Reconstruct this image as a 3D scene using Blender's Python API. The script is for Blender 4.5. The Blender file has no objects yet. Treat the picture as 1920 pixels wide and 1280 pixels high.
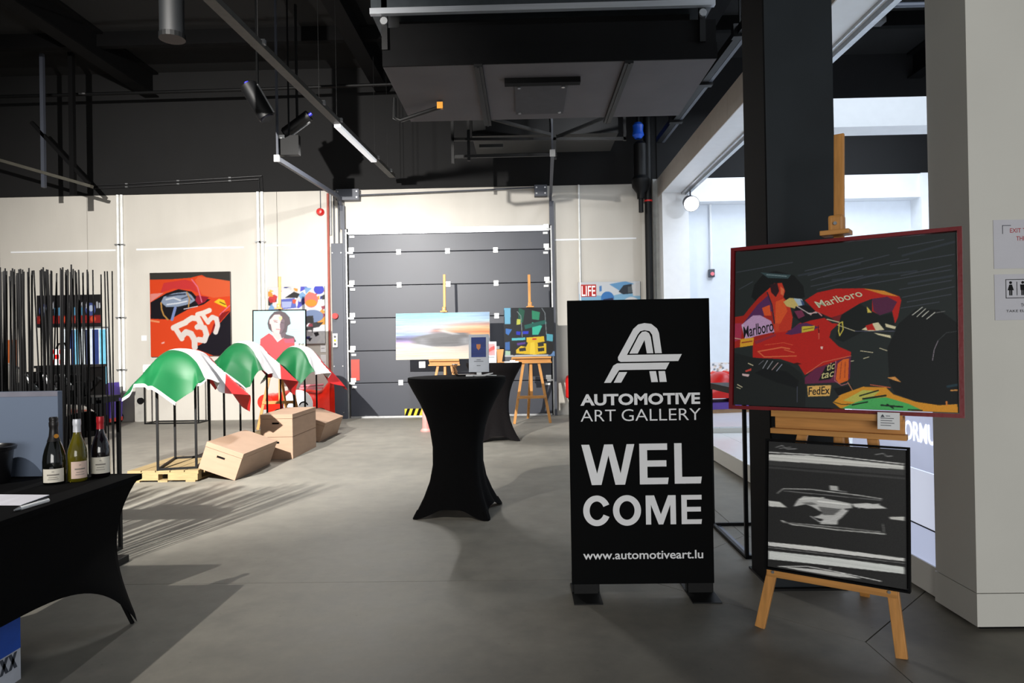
import bpy, bmesh, math, random
import numpy as np
from mathutils import Vector, Matrix, Euler

random.seed(11)
rng = np.random.default_rng(5)
SC = bpy.context.scene
COL = SC.collection
R = math.radians

# ------------------------------------------------------------------ camera
cam_d = bpy.data.cameras.new('camera')
cam_d.sensor_width = 36.0
cam_d.lens = 36.0 * 1300.0 / 1920.0
cam_d.clip_end = 200
cam = bpy.data.objects.new('camera', cam_d)
COL.objects.link(cam)
yaw, roll, pitch = R(1.1), R(1.0), R(0.22)
fw = Vector((-math.sin(yaw) * math.cos(pitch), math.cos(yaw) * math.cos(pitch), math.sin(pitch)))
r0 = Vector((math.cos(yaw), math.sin(yaw), 0))
u0 = r0.cross(fw)
rr = r0 * math.cos(roll) - u0 * math.sin(roll)
uu = rr.cross(fw)
cam.matrix_world = Matrix(((rr.x, uu.x, -fw.x, 0), (rr.y, uu.y, -fw.y, 0), (rr.z, uu.z, -fw.z, 1.36), (0, 0, 0, 1)))
SC.camera = cam

# ------------------------------------------------------------------ world, lights, exposure
SC.view_settings.view_transform = 'Standard'
SC.view_settings.look = 'None'
SC.view_settings.gamma = 1.0
SC.view_settings.use_curve_mapping = False
SC.view_settings.exposure = 0.0
world = bpy.data.worlds.new('world')
SC.world = world
world.use_nodes = True
bg = world.node_tree.nodes['Background']
bg.inputs['Color'].default_value = (0.86, 0.93, 1.0, 1)
bg.inputs['Strength'].default_value = 0.32


def light(name, kind, loc, target, energy, color=(1, 1, 1), **kw):
    d = bpy.data.lights.new(name, kind)
    d.energy = energy
    d.color = color
    for k, v in kw.items():
        setattr(d, k, v)
    o = bpy.data.objects.new(name, d)
    COL.objects.link(o)
    o.location = loc
    o.rotation_euler = (Vector(target) - Vector(loc)).to_track_quat('-Z', 'Y').to_euler()
    return o


# strong gallery spot under the roof, left of the camera, thrown at the flags and the far wall
light('gallery_key_spot', 'SPOT', (-3.75, 1.0, 4.42), (-4.5, 11.0, 1.0), 9400, (1.0, 0.96, 0.905),
      spot_size=R(80), spot_blend=1.0, shadow_soft_size=0.05)
# daylight panels of the white side gallery
light('side_gallery_panel', 'AREA', (5.2, 11.0, 5.6), (5.2, 11.2, 0), 180, (0.80, 0.89, 1.0), shape='RECTANGLE', size=4.0, size_y=3.0)
light('side_gallery_panel', 'AREA', (4.6, 6.4, 5.6), (4.4, 6.4, 0), 170, (0.80, 0.89, 1.0), shape='RECTANGLE', size=3.0, size_y=3.2)
# added soft fill lamp behind the viewer, lights the fronts of things
light('frontal_fill', 'AREA', (0.4, -5.6, 1.7), (0.9, 4.0, 1.5), 340, (1.0, 0.98, 0.94), shape='RECTANGLE', size=5.0, size_y=2.6)
# second gallery spot on the same rail, thrown on the floor right of the drinks table
light('entrance_spot', 'SPOT', (-3.45, 0.95, 4.42), (-2.2, 4.5, 0), 640, (1.0, 0.95, 0.88), spot_size=R(60), spot_blend=0.9, shadow_soft_size=0.03)
# added fill spots under the portal beams, brightening the white far wall
for gx in (4.0, 5.6, 7.0):
    light('side_gallery_fill_spot', 'SPOT', (gx, 10.2, 3.95), (gx + 0.2, 13.2, 2.0), 130, (0.84, 0.91, 1.0), spot_size=R(110), spot_blend=1.0, shadow_soft_size=0.08)
# small ceiling spot on the fair-faced wall right of the loading door
light('door_spot', 'SPOT', (1.2, 8.6, 5.2), (0.6, 13.2, 2.2), 260, (0.95, 0.97, 1.0), spot_size=R(90), spot_blend=1.0, shadow_soft_size=0.15)


# ------------------------------------------------------------------ colour and material helpers
def lin(c):
    out = []
    for v in c:
        v = v / 255.0
        out.append(v / 12.92 if v <= 0.04045 else ((v + 0.055) / 1.055) ** 2.4)
    return out


MATS = {}


def mat(name, rgb, rough=0.6, metal=0.0, var=0.12, scale=8.0, bump=0.0, bscale=40.0, spec=None, emit=0.0, stretch=(1, 1, 1), coat=0.0, trans=0.0, ior=None):
    if name in MATS:
        return MATS[name]
    m = bpy.data.materials.new(name)
    m.use_nodes = True
    nt = m.node_tree
    b = nt.nodes['Principled BSDF']
    c = lin(rgb)
    b.inputs['Roughness'].default_value = rough
    b.inputs['Metallic'].default_value = metal
    if spec is not None:
        b.inputs['Specular IOR Level'].default_value = spec
    if coat:
        b.inputs['Coat Weight'].default_value = coat
        b.inputs['Coat Roughness'].default_value = 0.08
    if trans:
        b.inputs['Transmission Weight'].default_value = trans
    if ior:
        b.inputs['IOR'].default_value = ior
    tc = nt.nodes.new('ShaderNodeTexCoord')
    mp = nt.nodes.new('ShaderNodeMapping')
    mp.inputs['Scale'].default_value = stretch
    nt.links.new(tc.outputs['Object'], mp.inputs['Vector'])
    nz = nt.nodes.new('ShaderNodeTexNoise')
    nz.inputs['Scale'].default_value = scale
    nz.inputs['Detail'].default_value = 5
    nt.links.new(mp.outputs['Vector'], nz.inputs['Vector'])
    rp = nt.nodes.new('ShaderNodeValToRGB')
    rp.color_ramp.elements[0].position = 0.3
    rp.color_ramp.elements[1].position = 0.7
    rp.color_ramp.elements[0].color = [max(0, v * (1 - var)) for v in c] + [1]
    rp.color_ramp.elements[1].color = [min(1, v * (1 + var)) for v in c] + [1]
    nt.links.new(nz.outputs['Fac'], rp.inputs['Fac'])
    nt.links.new(rp.outputs['Color'], b.inputs['Base Color'])
    if emit:
        nt.links.new(rp.outputs['Color'], b.inputs['Emission Color'])
        b.inputs['Emission Strength'].default_value = emit
    if bump:
        n2 = nt.nodes.new('ShaderNodeTexNoise')
        n2.inputs['Scale'].default_value = bscale
        n2.inputs['Detail'].default_value = 4
        nt.links.new(mp.outputs['Vector'], n2.inputs['Vector'])
        bp = nt.nodes.new('ShaderNodeBump')
        bp.inputs['Strength'].default_value = bump
        bp.inputs['Distance'].default_value = 0.01
        nt.links.new(n2.outputs['Fac'], bp.inputs['Height'])
        nt.links.new(bp.outputs['Normal'], b.inputs['Normal'])
    MATS[name] = m
    return m


def concrete_floor():
    m = mat('polished_concrete', (132, 129, 121), 0.42, var=0.16, scale=0.55)
    nt = m.node_tree
    b = nt.nodes['Principled BSDF']
    rp = [n for n in nt.nodes if n.type == 'VALTORGB'][0]
    tc = [n for n in nt.nodes if n.type == 'TEX_COORD'][0]
    geo = nt.nodes.new('ShaderNodeNewGeometry')
    n2 = nt.nodes.new('ShaderNodeTexNoise')
    n2.inputs['Scale'].default_value = 5.0
    n2.inputs['Detail'].default_value = 9
    n2.inputs['Roughness'].default_value = 0.65
    nt.links.new(geo.outputs['Position'], n2.inputs['Vector'])
    for n in nt.nodes:
        if n.type == 'MAPPING':
            nt.links.new(geo.outputs['Position'], n.inputs['Vector'])
    r2 = nt.nodes.new('ShaderNodeValToRGB')
    r2.color_ramp.elements[0].position = 0.32
    r2.color_ramp.elements[0].color = (0.72, 0.72, 0.72, 1)
    r2.color_ramp.elements[1].position = 0.68
    r2.color_ramp.elements[1].color = (1.08, 1.07, 1.04, 1)
    nt.links.new(n2.outputs['Fac'], r2.inputs['Fac'])
    mx = nt.nodes.new('ShaderNodeMix')
    mx.data_type = 'RGBA'
    mx.blend_type = 'MULTIPLY'
    mx.inputs['Factor'].default_value = 0.8
    nt.links.new(rp.outputs['Color'], mx.inputs['A'])
    nt.links.new(r2.outputs['Color'], mx.inputs['B'])
    # small dark specks and scuffs
    n3 = nt.nodes.new('ShaderNodeTexVoronoi')
    n3.inputs['Scale'].default_value = 9.0
    nt.links.new(geo.outputs['Position'], n3.inputs['Vector'])
    r3 = nt.nodes.new('ShaderNodeValToRGB')
    r3.color_ramp.elements[0].position = 0.03
    r3.color_ramp.elements[0].color = (0.55, 0.52, 0.48, 1)
    r3.color_ramp.elements[1].position = 0.06
    r3.color_ramp.elements[1].color = (1, 1, 1, 1)
    nt.links.new(n3.outputs['Distance'], r3.inputs['Fac'])
    m3 = nt.nodes.new('ShaderNodeMix')
    m3.data_type = 'RGBA'
    m3.blend_type = 'MULTIPLY'
    m3.inputs['Factor'].default_value = 0.5
    nt.links.new(mx.outputs['Result'], m3.inputs['A'])
    nt.links.new(r3.outputs['Color'], m3.inputs['B'])
    nt.links.new(m3.outputs['Result'], b.inputs['Base Color'])
    mr = nt.nodes.new('ShaderNodeMapRange')
    mr.inputs['To Min'].default_value = 0.48
    mr.inputs['To Max'].default_value = 0.66
    nt.links.new(n2.outputs['Fac'], mr.inputs['Value'])
    nt.links.new(mr.outputs['Result'], b.inputs['Roughness'])
    b.inputs['Specular IOR Level'].default_value = 0.35
    return m


def wood(name, rgb, rough=0.5, axis=2, var=0.2):
    s = [14, 14, 14]
    s[axis] = 1.2
    return mat(name, rgb, rough, var=var, scale=3.0, stretch=tuple(s), bump=0.08, bscale=10)


FLOOR_M = concrete_floor()
M_conc = mat('fair_faced_concrete', (192, 188, 180), 0.85, var=0.08, scale=1.1, bump=0.1, bscale=30, stretch=(1, 1, 0.35))
M_blackwall = mat('black_paint_wall', (15, 15, 16), 0.9, var=0.12, scale=2)
M_deck = mat('black_roof_deck', (5, 5, 5), 0.95, var=0.25, scale=3)
M_black = mat('black_steel', (11, 12, 13), 0.5, var=0.15, spec=0.25)
M_blackm = mat('matt_black', (6, 6, 7), 0.8, var=0.1, spec=0.15)
M_cloth = mat('black_stretch_cloth', (8, 8, 9), 0.9, var=0.15, scale=60, bump=0.05, bscale=300, spec=0.08)
M_clothb = mat('charcoal_stretch_cloth', (22, 20, 21), 0.9, var=0.15, scale=60, bump=0.05, bscale=300, spec=0.08)
M_grey = mat('anthracite_steel', (66, 70, 80), 0.5, var=0.06, scale=2)
M_door = mat('anthracite_door_skin', (52, 56, 66), 0.45, var=0.05, scale=2, bump=0.03, bscale=200)
M_silver = mat('galvanised_steel', (178, 180, 182), 0.35, 0.8, var=0.1, scale=20)
M_alu = mat('brushed_aluminium', (196, 200, 206), 0.35, 0.6, var=0.06, stretch=(0.2, 8, 8))
M_white = mat('white_paint', (232, 234, 236), 0.5, var=0.02)
M_whiteg = mat('white_gloss', (235, 238, 242), 0.22, var=0.02)
M_panel = mat('light_grey_laminate', (214, 213, 206), 0.5, var=0.03, scale=2)
M_tan = mat('beige_beam_face', (188, 182, 174), 0.7, var=0.04)
M_wood = wood('easel_beech', (196, 138, 72))
M_woodx = wood('easel_beech_cross', (196, 138, 72), axis=0)
M_ply = mat('plywood', (160, 132, 110), 0.65, var=0.06, scale=4, stretch=(1, 1, 6), bump=0.03, bscale=40)
M_pine = mat('pallet_pine', (150, 130, 92), 0.7, var=0.15, scale=5, stretch=(1.5, 12, 12))
M_red = mat('signal_red', (200, 26, 24), 0.35, var=0.06)
M_col = mat('blue_black_column_paint', (32, 38, 43), 0.6, var=0.14, scale=3, spec=0.25)
M_duct = mat('dark_duct_board', (84, 81, 83), 0.7, var=0.08, scale=2, spec=0.2)


# ------------------------------------------------------------------ mesh helpers
def link_mesh(name, me, m=None, parent=None):
    o = bpy.data.objects.new(name, me)
    COL.objects.link(o)
    if m is not None:
        if isinstance(m, (list, tuple)):
            for k in m:
                me.materials.append(k)
        else:
            me.materials.append(m)
    if parent is not None:
        o.parent = parent
    return o


class MB:
    """collects shapes; build() links them as one mesh object"""

    def __init__(self):
        self.v, self.f = [], []

    def add(self, vs, fs, M=None):
        n = len(self.v)
        if M is not None:
            vs = [M @ Vector(p) for p in vs]
        self.v += [tuple(p) for p in vs]
        self.f += [tuple(i + n for i in q) for q in fs]
        return self

    def box(self, x0, x1, y0, y1, z0, z1, M=None):
        vs = [(x0, y0, z0), (x1, y0, z0), (x1, y1, z0), (x0, y1, z0), (x0, y0, z1), (x1, y0, z1), (x1, y1, z1), (x0, y1, z1)]
        return self.add(vs, [(3, 2, 1, 0), (4, 5, 6, 7), (0, 1, 5, 4), (1, 2, 6, 5), (2, 3, 7, 6), (3, 0, 4, 7)], M)

    def bar(self, p, q, w, h, up=(0, 0, 1)):
        """rectangular bar from p to q, w across, h along up"""
        p, q = Vector(p), Vector(q)
        d = (q - p).normalized()
        s = d.cross(Vector(up))
        if s.length < 1e-4:
            s = d.cross(Vector((0, 1, 0)))
        s.normalize()
        t = s.cross(d).normalized()
        vs = []
        for c in (p, q):
            for a, b in ((-1, -1), (1, -1), (1, 1), (-1, 1)):
                vs.append(c + s * a * w / 2 + t * b * h / 2)
        return self.add(vs, [(0, 1, 2, 3), (7, 6, 5, 4), (4, 5, 1, 0), (5, 6, 2, 1), (6, 7, 3, 2), (7, 4, 0, 3)])

    def cyl(self, p, q, r, r2=None, seg=16, cap=True):
        p, q = Vector(p), Vector(q)
        r2 = r if r2 is None else r2
        d = (q - p).normalized()
        s = d.cross(Vector((0, 0, 1)))
        if s.length < 1e-4:
            s = Vector((1, 0, 0))
        s.normalize()
        t = d.cross(s)
        vs = []
        for c, ra in ((p, r), (q, r2)):
            for i in range(seg):
                a = 2 * math.pi * i / seg
                vs.append(c + (s * math.cos(a) + t * math.sin(a)) * ra)
        fs = [(i, (i + 1) % seg, seg + (i + 1) % seg, seg + i) for i in range(seg)]
        if cap:
            fs += [tuple(range(seg - 1, -1, -1)), tuple(range(seg, 2 * seg))]
        return self.add(vs, fs)

    def tube(self, pts, r, seg=8):
        pts = [Vector(p) for p in pts]
        vs, fs = [], []
        up = Vector((0.13, 0.27, 0.95)).normalized()
        for i, p in enumerate(pts):
            a = pts[max(0, i - 1)]
            b = pts[min(len(pts) - 1, i + 1)]
            d = (b - a).normalized()
            s = d.cross(up).normalized()
            t = d.cross(s)
            for k in range(seg):
                an = 2 * math.pi * k / seg
                vs.append(p + (s * math.cos(an) + t * math.sin(an)) * r)
        for i in range(len(pts) - 1):
            for k in range(seg):
                fs.append((i * seg + k, i * seg + (k + 1) % seg, (i + 1) * seg + (k + 1) % seg, (i + 1) * seg + k))
        fs += [tuple(range(seg - 1, -1, -1)), tuple(range((len(pts) - 1) * seg, len(pts) * seg))]
        return self.add(vs, fs)

    def lathe(self, prof, seg=24, M=None, a0=0, a1=2 * math.pi):
        full = abs(a1 - a0 - 2 * math.pi) < 1e-6
        n = seg if full else seg + 1
        vs, fs = [], []
        for (r, z) in prof:
            for i in range(n):
                a = a0 + (a1 - a0) * i / seg
                vs.append((r * math.cos(a), r * math.sin(a), z))
        for j in range(len(prof) - 1):
            for i in range(seg):
                k = (i + 1) % n
                fs.append((j * n + i, j * n + k, (j + 1) * n + k, (j + 1) * n + i))
        return self.add(vs, fs, M)

    def prism(self, poly, y0, y1, M=None):
        """polygon in x,z pushed along y"""
        n = len(poly)
        vs = [(p[0], y0, p[1]) for p in poly] + [(p[0], y1, p[1]) for p in poly]
        fs = [tuple(range(n)), tuple(range(2 * n - 1, n - 1, -1))]
        fs += [(i + n, (i + 1) % n + n, (i + 1) % n, i) for i in range(n)]
        return self.add(vs, fs, M)

    def grid(self, P):
        """P[i][j] rows of points"""
        n, m = len(P), len(P[0])
        vs = [p for row in P for p in row]
        fs = [(i * m + j, i * m + j + 1, (i + 1) * m + j + 1, (i + 1) * m + j) for i in range(n - 1) for j in range(m - 1)]
        return self.add(vs, fs)

    def mesh(self, name, bevel=0.0, smooth=False, angle=35, solid=0.0, tri=False):
        me = bpy.data.meshes.new(name)
        me.from_pydata(self.v, [], self.f)
        bm = bmesh.new()
        bm.from_mesh(me)
        if tri:
            bmesh.ops.triangulate(bm, faces=[f for f in bm.faces if len(f.verts) > 4])
        bmesh.ops.recalc_face_normals(bm, faces=bm.faces)
        if solid:
            bmesh.ops.solidify(bm, geom=bm.faces[:], thickness=solid)
        if bevel:
            es = [e for e in bm.edges if len(e.link_faces) == 2 and e.calc_face_angle(0) > 0.5]
            bmesh.ops.bevel(bm, geom=es, offset=bevel, segments=2, affect='EDGES', profile=0.6, clamp_overlap=True)
        bm.to_mesh(me)
        bm.free()
        if smooth:
            me.shade_smooth()
            me.set_sharp_from_angle(angle=R(angle))
        return me

    def build(self, name, m, parent=None, **kw):
        return link_mesh(name, self.mesh(name, **kw), m, parent)


def tag(o, label, cat, group=None, kind=None):
    if label:
        o['label'] = label
    if cat:
        o['category'] = cat
    if group:
        o['group'] = group
    if kind:
        o['kind'] = kind
    return o


def thing(name, loc, label, cat, rz=0.0, group=None, rx=0.0, ry=0.0, kind=None):
    o = bpy.data.objects.new(name, None)
    o.empty_display_size = 0.1
    COL.objects.link(o)
    o.location = loc
    o.rotation_euler = (rx, ry, rz)
    return tag(o, label, cat, group, kind)


def copy_tree(o, parent=None):
    c = o.copy()
    COL.objects.link(c)
    if parent is not None:
        c.parent = parent
    for ch in list(o.children):
        copy_tree(ch, c)
    return c


_TXT = {}


def text_verts(s, bold=0.0):
    """letters of the built-in font as triangles, scaled to a unit box"""
    key = (s, bold)
    if key in _TXT:
        return _TXT[key]
    cu = bpy.data.curves.new('text', 'FONT')
    cu.body = s
    cu.size = 1.0
    cu.offset = bold
    cu.resolution_u = 4
    ob = bpy.data.objects.new('text', cu)
    COL.objects.link(ob)
    dg = bpy.context.evaluated_depsgraph_get()
    me = bpy.data.meshes.new_from_object(ob.evaluated_get(dg))
    vs = [v.co.copy() for v in me.vertices]
    fs = [tuple(p.vertices) for p in me.polygons]
    x0, x1 = min(v.x for v in vs), max(v.x for v in vs)
    y0, y1 = min(v.y for v in vs), max(v.y for v in vs)
    uv = [((v.x - x0) / (x1 - x0), (v.y - y0) / (y1 - y0)) for v in vs]
    bpy.data.objects.remove(ob)
    bpy.data.curves.remove(cu)
    bpy.data.meshes.remove(me)
    _TXT[key] = (uv, fs)
    return _TXT[key]


def lettering(name, s, x0, x1, z0, z1, y, m, parent, bold=0.0, depth=0.0):
    """text in the xz plane facing -y, filling the box x0..x1, z0..z1"""
    uv, fs = text_verts(s, bold)
    b = MB()
    b.add([(x0 + u * (x1 - x0), y, z0 + v * (z1 - z0)) for u, v in uv], fs)
    me = bpy.data.meshes.new(name)
    me.from_pydata(b.v, [], b.f)
    return link_mesh(name, me, m, parent)


# ------------------------------------------------------------------ flat art: painted in code, kept as colours on a fine grid
def raster(w, h, bgc, ops, aspect, ss=2):
    W, H = w * ss, h * ss
    A = np.zeros((H, W, 3)) + np.array(bgc, float)
    ys, xs = np.mgrid[0:H, 0:W]
    X = (xs + 0.5) / W * 1000
    Y = (ys + 0.5) / H * 1000
    for o in ops:
        if o[0] == 'p':
            pts = o[2]
            al = o[3] if len(o) > 3 else 1.0
            ins = np.zeros((H, W), bool)
            n = len(pts)
            for i in range(n):
                x1, y1 = pts[i]
                x2, y2 = pts[(i + 1) % n]
                if y1 == y2:
                    continue
                c = ((Y < y1) != (Y < y2)) & (X < (x2 - x1) * (Y - y1) / (y2 - y1) + x1)
                ins ^= c
            A[ins] = A[ins] * (1 - al) + np.array(o[1], float) * al
        elif o[0] == 'l':
            al = o[4] if len(o) > 4 else 1.0
            hw = max(o[2], 1.6) / 2
            M = np.zeros((H, W), bool)
            pts = o[3]
            for i in range(len(pts) - 1):
                ax, ay = pts[i][0], pts[i][1] / aspect
                bx, by = pts[i + 1][0], pts[i + 1][1] / aspect
                dx, dy = bx - ax, by - ay
                L = dx * dx + dy * dy + 1e-9
                t = np.clip(((X - ax) * dx + (Y / aspect - ay) * dy) / L, 0, 1)
                M |= (X - ax - t * dx) ** 2 + (Y / aspect - ay - t * dy) ** 2 < hw * hw
            A[M] = A[M] * (1 - al) + np.array(o[1], float) * al
        elif o[0] == 'e':
            al = o[6] if len(o) > 6 else 1.0
            M = ((X - o[2]) / o[4]) ** 2 + ((Y - o[3]) / o[5]) ** 2 < 1
            A[M] = A[M] * (1 - al) + np.array(o[1], float) * al
    return A.reshape(h, ss, w, ss, 3).mean(axis=(1, 3))


def blur_x(A, n):
    k = np.ones(n) / n
    P = np.pad(A, ((0, 0), (n, n), (0, 0)), mode='edge')
    B = np.stack([np.apply_along_axis(lambda r: np.convolve(r, k, 'same'), 1, P[:, :, c]) for c in range(3)], -1)
    return B[:, n:-n]


def print_mat(rough=0.55):
    key = 'printed_canvas_%d' % int(rough * 100)
    if key in MATS:
        return MATS[key]
    m = bpy.data.materials.new(key)
    m.use_nodes = True
    nt = m.node_tree
    b = nt.nodes['Principled BSDF']
    at = nt.nodes.new('ShaderNodeVertexColor')
    at.layer_name = 'paint'
    nt.links.new(at.outputs['Color'], b.inputs['Base Color'])
    b.inputs['Roughness'].default_value = rough
    b.inputs['Specular IOR Level'].default_value = 0.3
    MATS[key] = m
    return m


def print_sheet(name, A, x0, x1, z0, z1, y, parent, rough=0.55, gain=1.0):
    h, w = A.shape[:2]
    xs = np.linspace(x0, x1, w)
    zs = np.linspace(z1, z0, h)
    V = np.zeros((h, w, 3))
    V[..., 0] = xs[None, :]
    V[..., 1] = y
    V[..., 2] = zs[:, None]
    idx = np.arange(h * w).reshape(h, w)
    F = np.stack([idx[1:, :-1], idx[1:, 1:], idx[:-1, 1:], idx[:-1, :-1]], -1).reshape(-1, 4)
    me = bpy.data.meshes.new(name)
    me.vertices.add(h * w)
    me.vertices.foreach_set('co', V.ravel())
    me.loops.add(F.size)
    me.loops.foreach_set('vertex_index', F.ravel().astype(np.int32))
    me.polygons.add(len(F))
    me.polygons.foreach_set('loop_start', np.arange(0, F.size, 4, dtype=np.int32))
    me.update(calc_edges=True)
    me.validate()
    c = np.clip(A / 255.0, 0, 1)
    L = np.where(c <= 0.04045, c / 12.92, ((c + 0.055) / 1.055) ** 2.4) * gain
    col = np.concatenate([L, np.ones((h, w, 1))], -1)
    at = me.color_attributes.new('paint', 'FLOAT_COLOR', 'POINT')
    at.data.foreach_set('color', col.ravel())
    return link_mesh(name, me, print_mat(rough), parent)


def art_text(ops, x0, x1, z0, z1, y, parent):
    for o in ops:
        if o[0] != 't':
            continue
        (ax, ay), (bx, by), (cx, cy) = o[3]
        uv, fs = text_verts(o[1], 0.01)
        b = MB()
        vs = []
        for u, v in uv:
            px = ax + (bx - ax) * u + (cx - ax) * v
            py = ay + (by - ay) * u + (cy - ay) * v
            vs.append((x0 + px / 1000 * (x1 - x0), y, z1 - py / 1000 * (z1 - z0)))
        b.add(vs, fs)
        me = bpy.data.meshes.new('lettering')
        me.from_pydata(b.v, [], b.f)
        link_mesh('lettering', me, mat('paint_%d_%d_%d' % o[2], o[2], 0.55, var=0.02), parent)


def painting(loc, w, h, A, label, rz=0.0, lean=0.0, edge=None, depth=0.03, frame=None, fw_=0.02, ops=(), name='painting', rough=0.55, group=None, gain=0.55):
    """origin at the middle of the lower edge, picture facing local -y"""
    t = thing(name, loc, label, 'painting', rz=rz, rx=-lean, group=group)
    cm = edge or mat('canvas_edge_dark', (40, 38, 38), 0.8)
    MB().box(-w / 2, w / 2, -depth, 0, 0, h).build('canvas', cm, t)
    print_sheet('print', A, -w / 2 + 0.001, w / 2 - 0.001, 0.001, h - 0.001, -depth - 0.001, t, rough, gain)
    art_text(ops, -w / 2, w / 2, 0, h, -depth - 0.0022, t)
    if frame is not None:
        g = 0.004
        a, b_, d0, d1 = w / 2 + g, w / 2 + g + fw_, -depth - 0.012, 0.004
        fr = MB()
        fr.prism([(-b_, -g - fw_), (b_, -g - fw_), (a, -g), (-a, -g)], d0, d1)
        fr.prism([(-a, h + g), (a, h + g), (b_, h + g + fw_), (-b_, h + g + fw_)], d0, d1)
        fr.prism([(-b_, -g - fw_), (-a, -g), (-a, h + g), (-b_, h + g + fw_)], d0, d1)
        fr.prism([(a, -g), (b_, -g - fw_), (b_, h + g + fw_), (a, h + g)], d0, d1)
        fr.build('frame', frame, t)
    return t

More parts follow.
